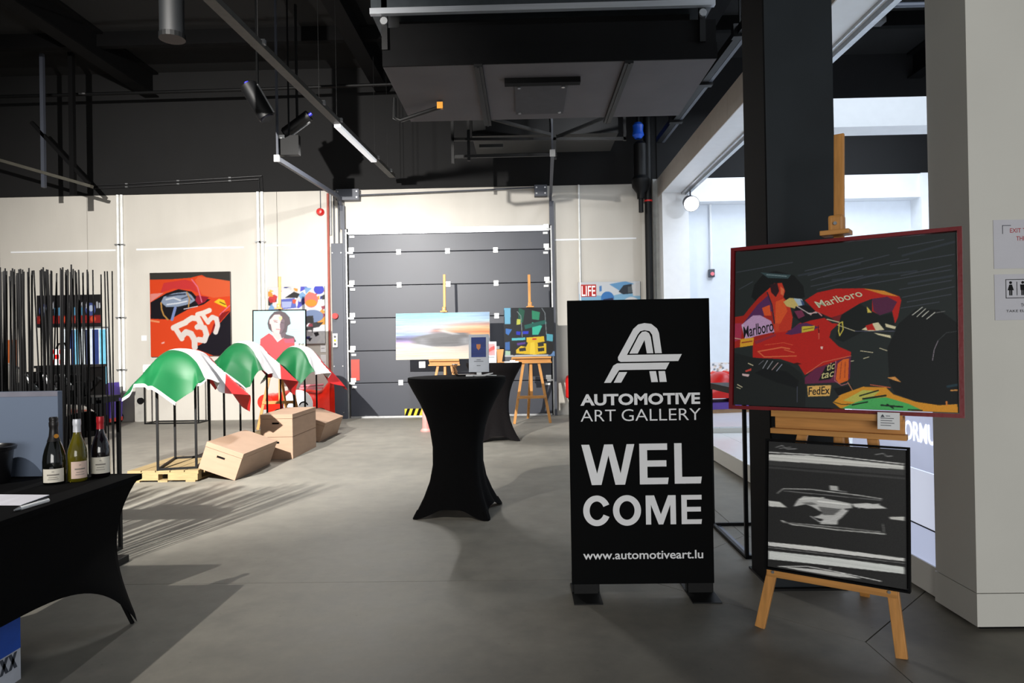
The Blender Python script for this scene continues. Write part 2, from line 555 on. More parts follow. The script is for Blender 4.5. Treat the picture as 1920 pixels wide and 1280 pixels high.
ART = {}
ART['race'] = [
 ('l',(96,98,116),4,[(7,135),(293,98)],0.5),
 ('l',(96,98,116),4,[(367,188),(730,99)],0.5),
 ('l',(96,98,116),4,[(353,158),(618,105)],0.5),
 ('l',(96,98,116),4,[(382,257),(618,211)],0.5),
 ('l',(96,98,116),4,[(439,205),(812,131)],0.5),
 ('l',(96,98,116),4,[(736,159),(992,125)],0.5),
 ('l',(96,98,116),4,[(618,267),(979,210)],0.5),
 ('l',(96,98,116),4,[(773,306),(979,270)],0.5),
 ('l',(96,98,116),4,[(785,352),(990,306)],0.5),
 ('l',(96,98,116),4,[(779,414),(931,388)],0.5),
 ('l',(96,98,116),4,[(768,63),(952,37)],0.5),
 ('l',(96,98,116),4,[(21,249),(93,204)],0.5),
 ('l',(96,98,116),4,[(411,279),(684,208)],0.5),
 ('l',(96,98,116),4,[(804,380),(978,348)],0.5),
 ('l',(96,98,116),4,[(780,226),(980,184)],0.5),
 ('l',(96,98,116),4,[(382,219),(523,174)],0.5),
 ('l',(70,76,92),10,[(323,184),(605,136)],0.4),
 ('l',(70,76,92),10,[(787,110),(992,55)],0.4),
 ('l',(70,76,92),10,[(482,227),(842,205)],0.4),
 ('l',(70,76,92),10,[(811,274),(985,245)],0.4),
 ('p',(22,25,26),[(86,304),(101,225),(148,158),(210,144),(301,182),(346,254),(353,322),(265,365),(150,378)]),
 ('p',(58,78,82),[(132,147),(286,176),(271,199),(172,186)]),
 ('l',(150,170,175),3,[(164,165),(264,184)]),
 ('p',(168,38,30),[(-4,431),(47,423),(78,374),(126,307),(172,260),(212,441),(190,597),(-2,634)]),
 ('p',(88,44,92),[(39,483),(118,357),(180,291),(193,401),(142,438),(71,475)]),
 ('p',(170,50,80),[(-4,472),(39,473),(36,574),(-3,593)]),
 ('p',(200,56,38),[(165,270),(203,223),(241,224),(257,277),(249,315),(280,366),(295,445),(288,522),(205,558),(197,440),(188,361)]),
 ('p',(224,88,44),[(211,342),(249,325),(269,405),(235,481),(208,490)]),
 ('p',(224,88,44),[(142,378),(181,360),(189,430),(154,428)]),
 ('p',(48,26,32),[(180,231),(218,222),(228,274),(211,313),(188,281)]),
 ('p',(225,110,70),[(234,245),(253,267),(249,306),(235,295)]),
 ('l',(40,40,60),6,[(168,280),(192,361),(205,480)]),
 ('p',(188,36,30),[(96,590),(213,539),(280,531),(325,485),(383,454),(440,451),(482,491),(510,492),(475,537),(468,575),(510,631),(565,664),(564,689),(496,719),(412,761),(355,804),(326,743),(236,705),(97,697)]),
 ('p',(196,158,198),[(35,483),(95,425),(134,425),(189,464),(206,534),(112,558),(56,580)]),
 ('l',(225,215,225),4,[(43,484),(56,570)]),
 ('t','Marlboro',(20,16,24),[(50,569),(202,529),(46,496)]),
 ('p',(226,166,48),[(32,576),(102,566),(98,617),(29,629)]),
 ('l',(150,60,40),6,[(40,599),(92,590)]),
 ('l',(222,212,175),3,[(-1,568),(32,576)]),
 ('p',(205,70,45),[(208,480),(227,481),(228,530),(209,529)]),
 ('p',(150,45,60),[(104,591),(213,544),(213,559),(112,611)]),
 ('p',(30,34,34),[(-2,664),(97,695),(191,705),(281,738),(340,795),(362,865),(356,1007),(2,1000)]),
 ('p',(20,23,25),[(106,794),(160,763),(267,782),(326,838),(319,886),(214,850)]),
 ('p',(88,44,88),[(258,548),(325,487),(361,482),(420,512),(383,534),(288,555)]),
 ('p',(206,184,60),[(339,504),(401,502),(397,530),(339,543)]),
 ('l',(120,90,30),4,[(347,524),(394,514)]),
 ('p',(206,184,112),[(249,345),(279,322),(331,331),(346,380),(309,392),(265,375)]),
 ('p',(176,196,210),[(298,325),(339,333),(355,382),(326,381)]),
 ('p',(60,80,120),[(331,335),(348,351),(354,380),(343,380)]),
 ('p',(26,26,30),[(295,435),(309,378),(353,371),(383,382),(440,433),(450,454),(383,468),(339,485)]),
 ('p',(120,50,80),[(302,406),(339,403),(354,438),(324,456)]),
 ('l',(215,200,200),4,[(317,378),(383,434)]),
 ('l',(215,150,150),5,[(379,430),(411,412),(433,442)]),
 ('l',(225,225,225),3,[(368,424),(411,422)]),
 ('p',(188,36,30),[(353,342),(411,298),(496,280),(618,287),(710,310),(773,346),(780,369),(766,466),(754,502),(742,430),(690,449),(657,425),(657,352),(605,376),(523,437),(475,455),(404,412)]),
 ('p',(216,140,52),[(618,288),(710,309),(770,347),(703,330),(651,304)]),
 ('p',(88,40,70),[(657,352),(722,344),(763,377),(742,430),(690,451),(664,425)]),
 ('p',(120,36,40),[(475,455),(523,437),(584,394),(584,430),(510,492)]),
 ('t','Marlboro',(226,226,192),[(420,394),(621,333),(397,354)]),
 ('p',(26,31,31),[(523,441),(605,378),(651,425),(690,454),(741,440),(752,510),(617,546),(530,604),(496,585),(510,492)]),
 ('p',(222,212,175),[(611,532),(657,498),(683,492),(709,537),(650,543)]),
 ('p',(188,36,30),[(629,510),(658,498),(672,538),(637,537)]),
 ('p',(222,212,175),[(712,500),(758,520),(753,534),(716,520)]),
 ('p',(222,212,175),[(663,552),(734,570),(737,586),(683,566)]),
 ('p',(216,196,90),[(634,396),(657,434),(638,433)]),
 ('l',(222,212,175),3,[(506,501),(584,541)]),
 ('l',(90,90,110),3,[(584,541),(753,546)]),
 ('l',(206,190,80),5,[(513,492),(527,483),(530,530),(515,566),(510,538),(513,492)]),
 ('l',(222,212,175),4,[(457,464),(513,485)]),
 ('l',(222,212,175),3,[(607,658),(660,668)]),
 ('l',(222,212,175),3,[(689,643),(730,663)]),
 ('l',(222,212,175),3,[(620,703),(643,694)]),
 ('l',(222,212,175),3,[(564,719),(577,716)]),
 ('l',(226,112,72),6,[(124,657),(243,632),(281,642)]),
 ('l',(226,112,72),5,[(124,657),(156,692),(314,686)]),
 ('l',(220,90,60),3,[(159,616),(251,603),(296,618)]),
 ('l',(226,112,72),4,[(255,647),(303,665)]),
 ('p',(70,20,20),[(296,734),(318,727),(340,736),(318,741)]),
 ('l',(226,140,110),3,[(419,507),(420,583)]),
 ('p',(235,200,190),[(427,630),(439,630),(437,647),(429,644)]),
 ('l',(70,20,30),4,[(417,502),(420,545)]),
 ('p',(104,40,72),[(355,819),(405,761),(496,721),(565,689),(560,824),(510,845),(355,858)]),
 ('l',(214,120,90),3,[(362,795),(440,724),(565,687)]),
 ('p',(24,26,26),[(418,838),(451,752),(497,722),(493,788),(475,826)]),
 ('t','tic',(226,216,150),[(454,780),(490,765),(460,735)]),
 ('t','tac',(226,216,150),[(428,828),(485,811),(435,789)]),
 ('p',(222,104,40),[(506,733),(530,707),(556,702),(552,833),(513,854),(497,827)]),
 ('l',(150,60,40),3,[(523,724),(516,825)]),
 ('l',(150,60,40),3,[(540,724),(537,815)]),
 ('l',(200,120,130),3,[(497,719),(492,834),(523,863),(550,851)]),
 ('p',(226,178,98),[(366,871),(477,862),(470,927),(370,935)]),
 ('t','FedEx',(26,22,22),[(373,927),(470,916),(374,879)]),
 ('l',(150,152,160),4,[(149,764),(172,715)]),
 ('l',(150,152,160),4,[(172,768),(198,719)]),
 ('l',(180,150,150),4,[(195,773),(225,729)]),
 ('l',(150,152,170),4,[(218,780),(244,739)]),
 ('l',(120,122,130),3,[(129,739),(152,715)]),
 ('l',(80,84,100),3,[(319,876),(319,971)]),
 ('p',(200,70,60),[(58,779),(90,764),(90,779),(62,789)]),
 ('p',(220,190,190),[(42,799),(82,804),(75,819),(44,812)]),
 ('l',(222,212,175),4,[(74,732),(98,746)]),
 ('l',(222,212,175),4,[(19,870),(43,886)]),
 ('l',(222,212,175),3,[(15,887),(34,896)]),
 ('p',(22,25,26),[(486,881),(570,860),(574,905),(510,926)]),
 ('l',(216,150,110),3,[(550,842),(572,892),(510,927)]),
 ('p',(216,148,46),[(484,965),(523,916),(617,868),(714,869),(745,908),(837,947),(926,962),(996,953),(999,1002),(523,1004)]),
 ('p',(78,176,96),[(523,998),(617,941),(713,925),(806,959),(866,996),(616,1007)]),
 ('p',(190,188,90),[(530,952),(617,887),(688,892),(656,929),(584,961)]),
 ('l',(24,40,34),6,[(603,922),(682,888)]),
 ('l',(24,40,34),8,[(617,939),(713,916)]),
 ('l',(24,40,34),7,[(694,972),(782,978)]),
 ('l',(24,40,34),6,[(570,976),(636,956)]),
 ('l',(24,40,34),6,[(719,966),(744,987)]),
 ('l',(24,40,34),6,[(806,992),(860,994)]),
 ('l',(60,60,30),4,[(489,963),(523,975),(564,973)]),
 ('p',(24,27,28),[(769,502),(840,422),(930,431),(1002,511),(998,949),(926,962),(837,947),(751,903),(729,838),(721,643)]),
 ('l',(190,190,180),4,[(825,456),(865,414)]),
 ('l',(190,190,180),4,[(843,466),(877,424)]),
 ('l',(190,190,180),4,[(864,467),(889,437)]),
 ('l',(190,190,180),4,[(882,481),(914,446)]),
 ('l',(110,110,110),3,[(918,448),(954,441)]),
 ('l',(140,130,140),3,[(903,714),(910,654),(926,603)]),
 ('l',(60,64,66),3,[(926,603),(958,561),(999,554)]),
 ('p',(216,150,80),[(720,813),(752,807),(778,839),(751,829)]),
 ('l',(200,100,70),4,[(649,856),(732,870)]),
 ('l',(40,70,84),11,[(961,858),(996,848)],0.7),
 ('l',(216,150,80),6,[(973,879),(996,877)]),
 ('l',(216,130,60),7,[(955,942),(956,959)]),
]
ART['horse'] = [
 ('p',(70,70,70),[(-4,75),(986,91),(989,182),(2,194)],0.5),
 ('p',(196,196,192),[(-2,106),(314,91),(987,113),(987,141),(318,150),(3,155)]),
 ('l',(215,215,212),6,[(-3,89),(474,80),(986,101)]),
 ('l',(90,90,90),16,[(7,211),(989,205)],0.4),
 ('p',(205,205,202),[(0,807),(361,788),(984,779),(984,800),(363,823),(3,836)]),
 ('l',(120,120,120),5,[(4,849),(985,814)]),
 ('p',(200,203,200),[(3,876),(518,851),(983,841),(985,890),(522,912),(5,941)]),
 ('l',(30,30,30),5,[(6,954),(985,899)]),
 ('p',(196,196,192),[(1,479),(94,478),(151,515),(4,523)]),
 ('p',(190,190,186),[(883,496),(987,481),(988,511),(892,510)]),
 ('l',(150,150,148),8,[(72,412),(119,370),(332,353),(672,361),(836,370)]),
 ('l',(110,110,110),6,[(121,387),(833,381)]),
 ('l',(165,165,162),9,[(106,624),(190,643),(536,638),(857,624)]),
 ('l',(120,120,118),8,[(115,636),(535,619),(828,613)]),
 ('l',(140,140,138),6,[(843,553),(851,613)]),
 ('p',(170,170,168),[(468,308),(530,308),(535,344),(473,343)]),
 ('l',(140,140,140),5,[(535,342),(596,344)]),
 ('p',(176,176,174),[(199,503),(228,450),(274,412),(383,408),(524,419),(631,430),(632,462),(573,475),(604,487),(561,540),(532,567),(527,600),(396,611),(425,572),(346,565),(392,547),(422,524),(340,485),(292,473),(228,494)]),
 ('p',(60,60,60),[(388,479),(558,477),(500,531),(423,540)],0.7),
 ('p',(60,60,60),[(259,464),(338,452),(387,463),(324,476)],0.6),
 ('l',(205,205,200),6,[(240,439),(430,406)]),
 ('l',(220,220,216),8,[(385,439),(601,440)]),
 ('p',(190,190,188),[(631,430),(733,413),(820,416),(871,436),(735,454),(647,451)]),
 ('l',(200,200,198),6,[(677,457),(734,426),(820,410)]),
 ('l',(190,190,190),6,[(330,561),(395,595),(472,575),(545,526),(603,480)]),
 ('l',(140,140,140),6,[(59,46),(109,26),(145,53),(220,45)]),
 ('l',(120,120,120),5,[(86,52),(178,35)]),
 ('l',(140,140,140),6,[(794,47),(849,34),(871,55),(907,49)]),
 ('p',(185,185,182),[(102,984),(372,960),(569,958),(701,974),(526,988),(280,990)]),
 ('l',(200,200,198),6,[(86,986),(309,948),(464,951),(584,956),(829,969)]),
 ('l',(160,160,160),5,[(464,951),(481,930)]),
]
ART['n535'] = [
 ('p',(62,60,56),[(0,0),(1000,0),(1001,117),(742,88),(649,38),(505,70),(279,82),(4,81)]),
 ('p',(238,104,62),[(608,52),(1001,117),(998,295),(790,311),(646,270),(566,101)]),
 ('p',(215,60,60),[(176,125),(443,89),(545,120),(605,249),(503,208),(298,195),(134,242)]),
 ('p',(240,150,140),[(11,250),(175,242),(10,348)]),
 ('p',(28,26,32),[(10,352),(205,248),(359,201),(523,233),(574,288),(646,309),(754,331),(665,388),(479,439),(355,501),(252,558),(7,545)]),
 ('p',(150,165,190),[(174,287),(297,249),(461,232),(522,277),(565,337),(501,378),(356,408),(203,410),(137,350)]),
 ('l',(220,225,235),18,[(204,321),(296,303),(378,334)]),
 ('l',(60,70,90),21,[(215,282),(338,265),(440,261)]),
 ('l',(90,100,120),16,[(399,315),(481,287),(522,327)]),
 ('l',(230,235,245),16,[(213,380),(347,368),(460,345)]),
 ('l',(200,150,80),18,[(140,360),(146,438),(171,507),(221,558)]),
 ('l',(200,150,80),14,[(461,237),(493,316),(479,415)]),
 ('l',(130,150,205),35,[(315,422),(272,559)]),
 ('p',(160,30,50),[(584,278),(734,301),(686,359),(603,392),(563,337)]),
 ('l',(240,120,150),14,[(525,90),(596,180),(645,358)]),
 ('l',(230,220,230),10,[(423,438),(593,407)]),
 ('p',(252,206,44),[(795,361),(858,322),(925,343),(960,433),(893,407)]),
 ('l',(60,50,20),10,[(868,362),(935,393)]),
 ('l',(240,120,150),12,[(866,511),(992,404)]),
 ('p',(28,24,34),[(998,473),(849,629),(743,746),(638,852),(535,900),(782,997),(1002,1000)]),
 ('p',(150,30,30),[(996,463),(849,619),(743,746),(786,628),(892,491)]),
 ('l',(248,236,228),70,[(441,596),(343,634),(291,657)]),
 ('l',(248,236,228),62,[(322,678),(392,788)]),
 ('l',(240,230,224),72,[(392,758),(444,710),(506,731),(546,801),(550,890)]),
 ('l',(248,236,228),66,[(446,587),(519,544),(596,555),(631,625),(584,653)]),
 ('l',(240,230,226),68,[(600,644),(672,665),(697,745),(670,814),(598,802)]),
 ('l',(248,236,228),60,[(737,459),(664,487),(591,505)]),
 ('l',(248,236,228),51,[(653,507),(719,602)]),
 ('l',(240,230,226),58,[(725,582),(772,539),(824,559),(838,639),(811,718)]),
 ('p',(252,190,180),[(135,831),(176,817),(176,837),(140,846)]),
 ('l',(250,160,110),21,[(12,568),(108,585)]),
]
ART['portrait'] = [
 ('p',(236,240,206),[(-3,712),(997,677),(1008,1022),(-5,1000)]),
 ('p',(84,70,78),[(287,185),(320,111),(403,23),(518,4),(616,44),(696,136),(719,271),(661,314),(644,432),(545,519),(350,425),(293,364),(270,259)]),
 ('p',(240,206,204),[(344,156),(402,83),(501,79),(549,132),(549,192),(515,280),(514,370),(497,473),(431,457),(358,410),(335,276),(311,260),(311,185)]),
 ('p',(112,92,104),[(549,147),(598,193),(596,342),(546,445),(497,473),(514,370),(507,280),(532,206)]),
 ('p',(240,200,150),[(484,130),(549,117),(557,162),(516,221)]),
 ('l',(70,55,65),13,[(401,221),(458,237)]),
 ('l',(70,55,65),13,[(524,239),(581,252)]),
 ('l',(190,100,110),13,[(440,375),(522,385)]),
 ('l',(110,80,85),10,[(385,195),(458,204)]),
 ('p',(238,200,198),[(366,425),(513,473),(577,534),(479,606),(382,515)]),
 ('p',(100,84,96),[(513,473),(611,432),(643,506),(544,563)]),
 ('p',(228,72,80),[(136,568),(301,453),(366,499),(462,635),(577,549),(643,506),(789,540),(798,1017),(101,1002)]),
 ('p',(84,72,80),[(611,476),(773,524),(788,584),(577,564)]),
 ('p',(190,80,110),[(577,579),(772,561),(787,658),(609,653)]),
 ('l',(176,190,196),10,[(677,374),(856,393)],0.5),
 ('l',(176,190,196),10,[(709,434),(904,424)],0.5),
 ('p',(60,60,66),[(785,554),(823,629),(787,643)]),
 ('t','N',(40,40,44),[(875,711),(964,706),(876,667)]),
]


# ================================================================== THE SETTING
def structure(name, label, cat, loc=(0, 0, 0)):
    return thing(name, loc, label, cat, kind='structure')


# ---- floor: concrete slabs with saw-cut joints and a diamond joint round the column
floor = structure('floor', 'grey polished concrete floor of the gallery hall', 'floor')
MB().box(-10.3, 9.6, -6, 13.6, -0.3, -0.012).build('screed', mat('joint_filler', (96, 94, 90), 0.9), floor)


def slab(poly):
    b = MB()
    g = 0.0022
    cx = sum(p[0] for p in poly) / len(poly)
    cy = sum(p[1] for p in poly) / len(poly)
    q = []
    for (x, y) in poly:
        q.append((x - g * (1 if x > cx else -1), y - g * (1 if y > cy else -1)))
    n = len(q)
    vs = [(x, y, -0.012) for x, y in q] + [(x, y, 0) for x, y in q]
    b.add(vs, [tuple(range(n - 1, -1, -1)), tuple(range(n, 2 * n))] + [(i, (i + 1) % n, (i + 1) % n + n, i + n) for i in range(n)])
    b.build('slab', FLOOR_M, floor)


CX, CY, DD = 1.5, 4.0, 0.86
slab([(CX, CY - DD), (CX + DD, CY), (CX, CY + DD), (CX - DD, CY)])
slab([(-4.6, -6), (CX, -6), (CX, CY - DD), (CX - DD, CY), (-4.6, CY)])
slab([(CX, -6), (9.6, -6), (9.6, CY), (CX + DD, CY), (CX, CY - DD)])
slab([(-4.6, CY), (CX - DD, CY), (CX, CY + DD), (CX, 9.2), (-4.6, 9.2)])
slab([(CX + DD, CY), (9.6, CY), (9.6, 9.2), (CX, 9.2), (CX, CY + DD)])
for (a, b_, c, d) in ((-10.3, -4.6, -6, CY), (-10.3, -4.6, CY, 9.2), (-10.3, -4.6, 9.2, 13.6), (-4.6, CX, 9.2, 13.6), (CX, 9.6, 9.2, 13.6)):
    slab([(a, c), (b_, c), (b_, d), (a, d)])

# ---- back wall: concrete panels below, black painted band above
WY = 13.2
wb = structure('wall_back', 'fair-faced concrete back wall with black upper band', 'wall')
bk = MB()
bk.box(-10.3, -3.42, WY + 0.02, WY + 0.3, 0, 6.7)
bk.box(0.54, 9.6, WY + 0.02, WY + 0.3, 0, 6.7)
bk.box(-3.42, 0.54, WY + 0.02, WY + 0.3, 3.62, 6.7)
bk.box(-3.42, 0.54, WY + 0.2, WY + 0.3, 0, 3.62)
bk.build('core', mat('panel_joint', (96, 92, 86), 0.9), wb)
for (x0, x1, z0, z1) in ((-10.12, -8.41, 0, 4.36), (-8.402, -4.724, 0, 4.36), (-4.716, -3.42, 0, 4.36), (-3.412, 0.532, 3.62, 4.36), (0.54, 1.055, 0, 4.36), (1.063, 3.1, 0, 4.36)):
    MB().box(x0, x1, WY, WY + 0.03, z0, z1).build('concrete_panel', M_conc, wb)
MB().box(-10.12, 2.55, WY - 0.006, WY + 0.03, 4.364, 6.7).build('black_band', M_blackwall, wb)
# thin white horizontal strips along the concrete face
for (x0, x1, z) in ((-9.9, -7.85, 3.30), (-7.45, -5.37, 3.305), (-4.96, -3.79, 3.325), (0.59, 2.14, 3.327)):
    MB().box(x0, x1, WY - 0.012, WY - 0.001, z - 0.016, z + 0.016).build('white_strip', M_white, wb)
wl = structure('wall_left', 'dark side wall at the far left edge', 'wall')
MB().box(-10.3, -10.12, -6, WY, 0, 6.7).build('wall_panel', mat('dark_brown_wall', (70, 62, 58), 0.8), wl)

# ---- ceiling: black deck with beams, joists and pipes
ce = structure('ceiling', 'black roof deck with dark beams high above the hall', 'ceiling')
MB().box(-10.3, 9.6, -6, 13.5, 6.7, 6.9).build('deck', M_deck, ce)
for x in (-7.1, -2.65, 2.9, 7.4):
    b = MB()
    b.box(x - 0.13, x + 0.13, -5, WY, 6.22, 6.25).box(x - 0.13, x + 0.13, -5, WY, 6.66, 6.7).box(x - 0.02, x + 0.02, -5, WY, 6.24, 6.68)
    b.build('main_beam', M_blackm, ce)
for y in (1.5, 4.0, 6.5, 9.0, 11.5):
    MB().box(-10.1, 9.4, y - 0.06, y + 0.06, 6.46, 6.7).build('cross_joist', M_blackm, ce)

# ---- loading door in the back wall
d1 = structure('door_1', 'anthracite sectional loading door with silver hinges', 'door', (0, 0, 0))
DX0, DX1 = -3.35, 0.49
zs = [0.03, 0.665, 1.278, 1.905, 2.525, 3.155, 3.50]
for i in range(6):
    b = MB().box(DX0, DX1, WY - 0.02, WY + 0.03, zs[i] + 0.006, zs[i + 1] - 0.006)
    b.build('door_section', M_door, d1, bevel=0.006)
MB().box(DX0, DX1, WY - 0.03, WY + 0.02, 3.50, 3.615).build('top_rail', M_alu, d1, bevel=0.004)
MB().box(DX0, DX1, WY - 0.024, WY + 0.03, 0.0, 0.034).build('bottom_seal', M_silver, d1)
hinge_me = MB().box(-0.045, 0.045, -0.016, 0, -0.05, 0.05).cyl((-0.045, -0.018, 0), (0.045, -0.018, 0), 0.010, seg=8).mesh('hinge', bevel=0.002)
hinge_me.materials.append(mat('zinc_hinge', (214, 216, 216), 0.4, 0.3))
roller_me = MB().box(-0.05, 0.05, -0.02, 0, 0.02, 0.10).box(-0.05, 0.03, -0.03, 0, -0.02, 0.015).box(-0.03, 0.06, -0.02, 0, -0.09, -0.05).cyl((-0.08, -0.014, 0.0), (-0.01, -0.014, 0.0), 0.02, seg=10).mesh('roller_bracket')
roller_me.materials.append(MATS['zinc_hinge'])
for z in zs[1:6]:
    for x in (-2.385, -1.449, -0.536):
        o = link_mesh('hinge', hinge_me, None, d1)
        o.location = (x, WY - 0.02, z)
for z in zs[1:6] + [3.53]:
    for x, s in ((DX0 + 0.06, 1), (DX1 - 0.06, -1)):
        o = link_mesh('roller_bracket', roller_me, None, d1)
        o.location = (x, WY - 0.02, z)
        o.scale = (s, 1, 1)
MB().box(DX0 - 0.09, DX0 - 0.045, WY - 0.11, WY, 0, 4.05).box(DX1 + 0.045, DX1 + 0.09, WY - 0.11, WY, 0, 4.05).build('side_track', M_grey, d1)
MB().box(DX0 - 0.045, DX0 - 0.02, WY - 0.06, WY, 0, 3.6).box(DX1 + 0.02, DX1 + 0.045, WY - 0.06, WY, 0, 3.6).build('inner_guide', M_silver, d1)
for x, near in ((-3.45, (-3.63, 10.2)), (0.52, (0.45, 10.25))):
    pts = [(x, WY - 0.08, 3.6), (x, WY - 0.08, 3.95), (x, WY - 0.12, 4.06), (x, WY - 0.22, 4.14), (x, WY - 0.4, 4.17), (near[0], near[1], 4.17)]
    b = MB()
    for p, q in zip(pts[:-1], pts[1:]):
        b.bar(p, q, 0.05, 0.07, up=(0, 0.3, 1))
    b.build('overhead_track', M_grey, d1)
    MB().bar((near[0], near[1] + 0.02, 4.13), (near[0], near[1] + 0.02, 6.6), 0.03, 0.03).build('track_hanger', M_grey, d1)
    MB().box(near[0] - 0.04, near[0] + 0.04, near[1] - 0.03, near[1], 4.12, 4.22).build('track_stop', M_silver, d1)
for x0, x1 in ((-3.54, -3.10), (0.22, 0.46)):
    b = MB().box(x0, x1, WY - 0.16, WY - 0.006, 4.14, 4.35)
    b.build('spring_box', M_grey, d1, bevel=0.005)
    b = MB()
    for x in (x0 + 0.04, x1 - 0.04):
        for z in (4.19, 4.30):
            b.cyl((x, WY - 0.17, z), (x, WY - 0.155, z), 0.016, seg=8)
    b.build('bolt', M_silver, d1)
MB().cyl((-3.1, WY - 0.1, 4.24), (0.22, WY - 0.1, 4.31), 0.012, seg=8).build('cable_shaft', M_grey, d1)
MB().box(-3.33, -3.17, WY - 0.035, WY - 0.022, 0.72, 1.12).build('red_notice', mat('faded_red_notice', (196, 62, 50), 0.5), d1)
# hazard stripes at the foot of the door
hz = MB().box(-2.32, -1.90, WY - 0.028, WY - 0.022, 0.035, 0.165).build('hazard_plate', mat('hazard_yellow', (226, 196, 30), 0.5), d1)
b = MB()
for k in range(4):
    x = -2.32 + k * 0.11
    b.prism([(x, 0.035), (x + 0.055, 0.035), (x + 0.105, 0.165), (x + 0.05, 0.165)], WY - 0.030, WY - 0.0285)
b.build('black_stripe', M_blackm, hz)

# control cabinet beside the door
cc = thing('door_control_column', (-3.54, WY, 0), 'tall anthracite control cabinet left of the loading door', 'cabinet')
MB().box(-0.115, 0.1, -0.12, 0, 0, 3.33).build('cabinet_body', M_grey, cc, bevel=0.004)
MB().cyl((-0.045, -0.12, 1.95), (-0.045, -0.18, 1.95), 0.055, seg=16).build('emergency_button', M_red, cc, smooth=True)
pb = MB().box(-0.10, -0.01, -0.16, -0.12, 1.36, 1.62).build('push_button_box', mat('light_grey_plastic', (216, 216, 212), 0.5), cc, bevel=0.005)
for z, m in ((1.56, M_grey), (1.49, mat('hazard_yellow', (226, 196, 30))), (1.42, M_grey)):
    MB().cyl((-0.055, -0.16, z), (-0.055, -0.172, z), 0.022, seg=12).build('push_button', m, pb)
b = MB()
for x in (-0.09, 0.075):
    for z in (3.15, 1.0, 0.12):
        b.cyl((x, -0.12, z), (x, -0.128, z), 0.012, seg=8)
b.build('screw', M_silver, cc)
for x in (-0.07, 0.02):
    MB().cyl((x, -0.05, 3.33), (x, -0.05, 4.36), 0.012, seg=8).build('cable', M_grey, cc)

# surface conduits, siren, pipes on the back wall
def conduit(name, pts, r, m, label, cat='pipe', group=None, clips=()):
    t = thing(name, (0, 0, 0), label, cat, group=group)
    MB().tube(pts, r, 8).build('tube', m, t, smooth=True)
    for c in clips:
        MB().box(c[0] - r * 2, c[0] + r * 2, c[1] - r * 1.4, c[1] + r * 1.6, c[2] - 0.012, c[2] + 0.012).build('clip', M_silver, t)
    return t


M_cond = mat('pale_conduit', (236, 238, 236), 0.4, 0.0)
M_condb = mat('black_conduit', (34, 34, 36), 0.5)
for k, (x, lab) in enumerate(((-7.79, 'outer pale conduit of the pair left of the red race car print'), (-7.715, 'inner pale conduit of the pair left of the red race car print'))):
    conduit('wall_conduit', [(x, WY - 0.03, 0.55), (x, WY - 0.03, 2.5), (x, WY - 0.03, 4.36)], 0.026, M_cond, lab, group='wall conduits', clips=((x, WY - 0.03, 2.0), (x, WY - 0.03, 1.0), (x, WY - 0.03, 3.4)))
for k, (x, lab) in enumerate(((-5.075, 'outer pale conduit right of the red race car print'), (-4.995, 'inner pale conduit right of the red race car print'))):
    conduit('wall_conduit', [(x, WY - 0.03, 1.3), (x, WY - 0.03, 2.5), (x, WY - 0.03, 4.36)], 0.028, M_cond, lab, group='wall conduits', clips=((x, WY - 0.03, 2.0), (x, WY - 0.03, 3.4)))
conduit('black_cable_pair', [(-8.3, WY - 0.04, 4.49), (-7.75, WY - 0.04, 4.50), (-5.04, WY - 0.04, 4.60), (-5.04, WY - 0.04, 4.36)], 0.012, M_condb, 'lower black conduit along the black band above the print', group='black conduits on the band', clips=[(x, WY - 0.04, 4.5 + (x + 7.75) * 0.037) for x in (-7.6, -6.6, -5.6)])
conduit('black_cable_pair', [(-8.3, WY - 0.04, 4.55), (-7.75, WY - 0.04, 4.56), (-4.98, WY - 0.04, 4.66), (-4.98, WY - 0.04, 4.36)], 0.012, M_condb, 'upper black conduit along the black band above the print', group='black conduits on the band', clips=[(x, WY - 0.04, 4.56 + (x + 7.75) * 0.037) for x in (-7.6, -6.6, -5.6)])
conduit('wall_conduit', [(1.062, WY - 0.03, 2.0), (1.062, WY - 0.03, 3.0), (1.062, WY - 0.03, 4.36)], 0.018, M_cond, 'pale conduit above the magazine cover print right of the door', group='wall conduits')
conduit('red_cable_duct', [(-3.735, WY - 0.03, 0.74), (-3.73, WY - 0.03, 2.5), (-3.725, WY - 0.03, 4.3)], 0.022, mat('dull_red_pipe', (150, 74, 62), 0.6), 'dull red pipe left of the door control cabinet')
conduit('grey_cable_duct', [(-3.675, WY - 0.03, 3.5), (-3.675, WY - 0.03, 4.0), (-3.675, WY - 0.03, 4.36)], 0.02, M_silver, 'short grey pipe above the door control cabinet')
si = thing('alarm_siren', (-3.875, WY, 3.95), 'small red alarm siren on the concrete wall', 'alarm')
MB().lathe([(0.0, 0.10), (0.045, 0.095), (0.07, 0.06), (0.075, 0.0)], 20, Matrix.Rotation(R(90), 4, 'X')).build('dome', M_red, si, smooth=True)
MB().cyl((0, -0.012, 0.07), (0, -0.012, 0.41), 0.008, seg=6).build('cable', M_grey, si)

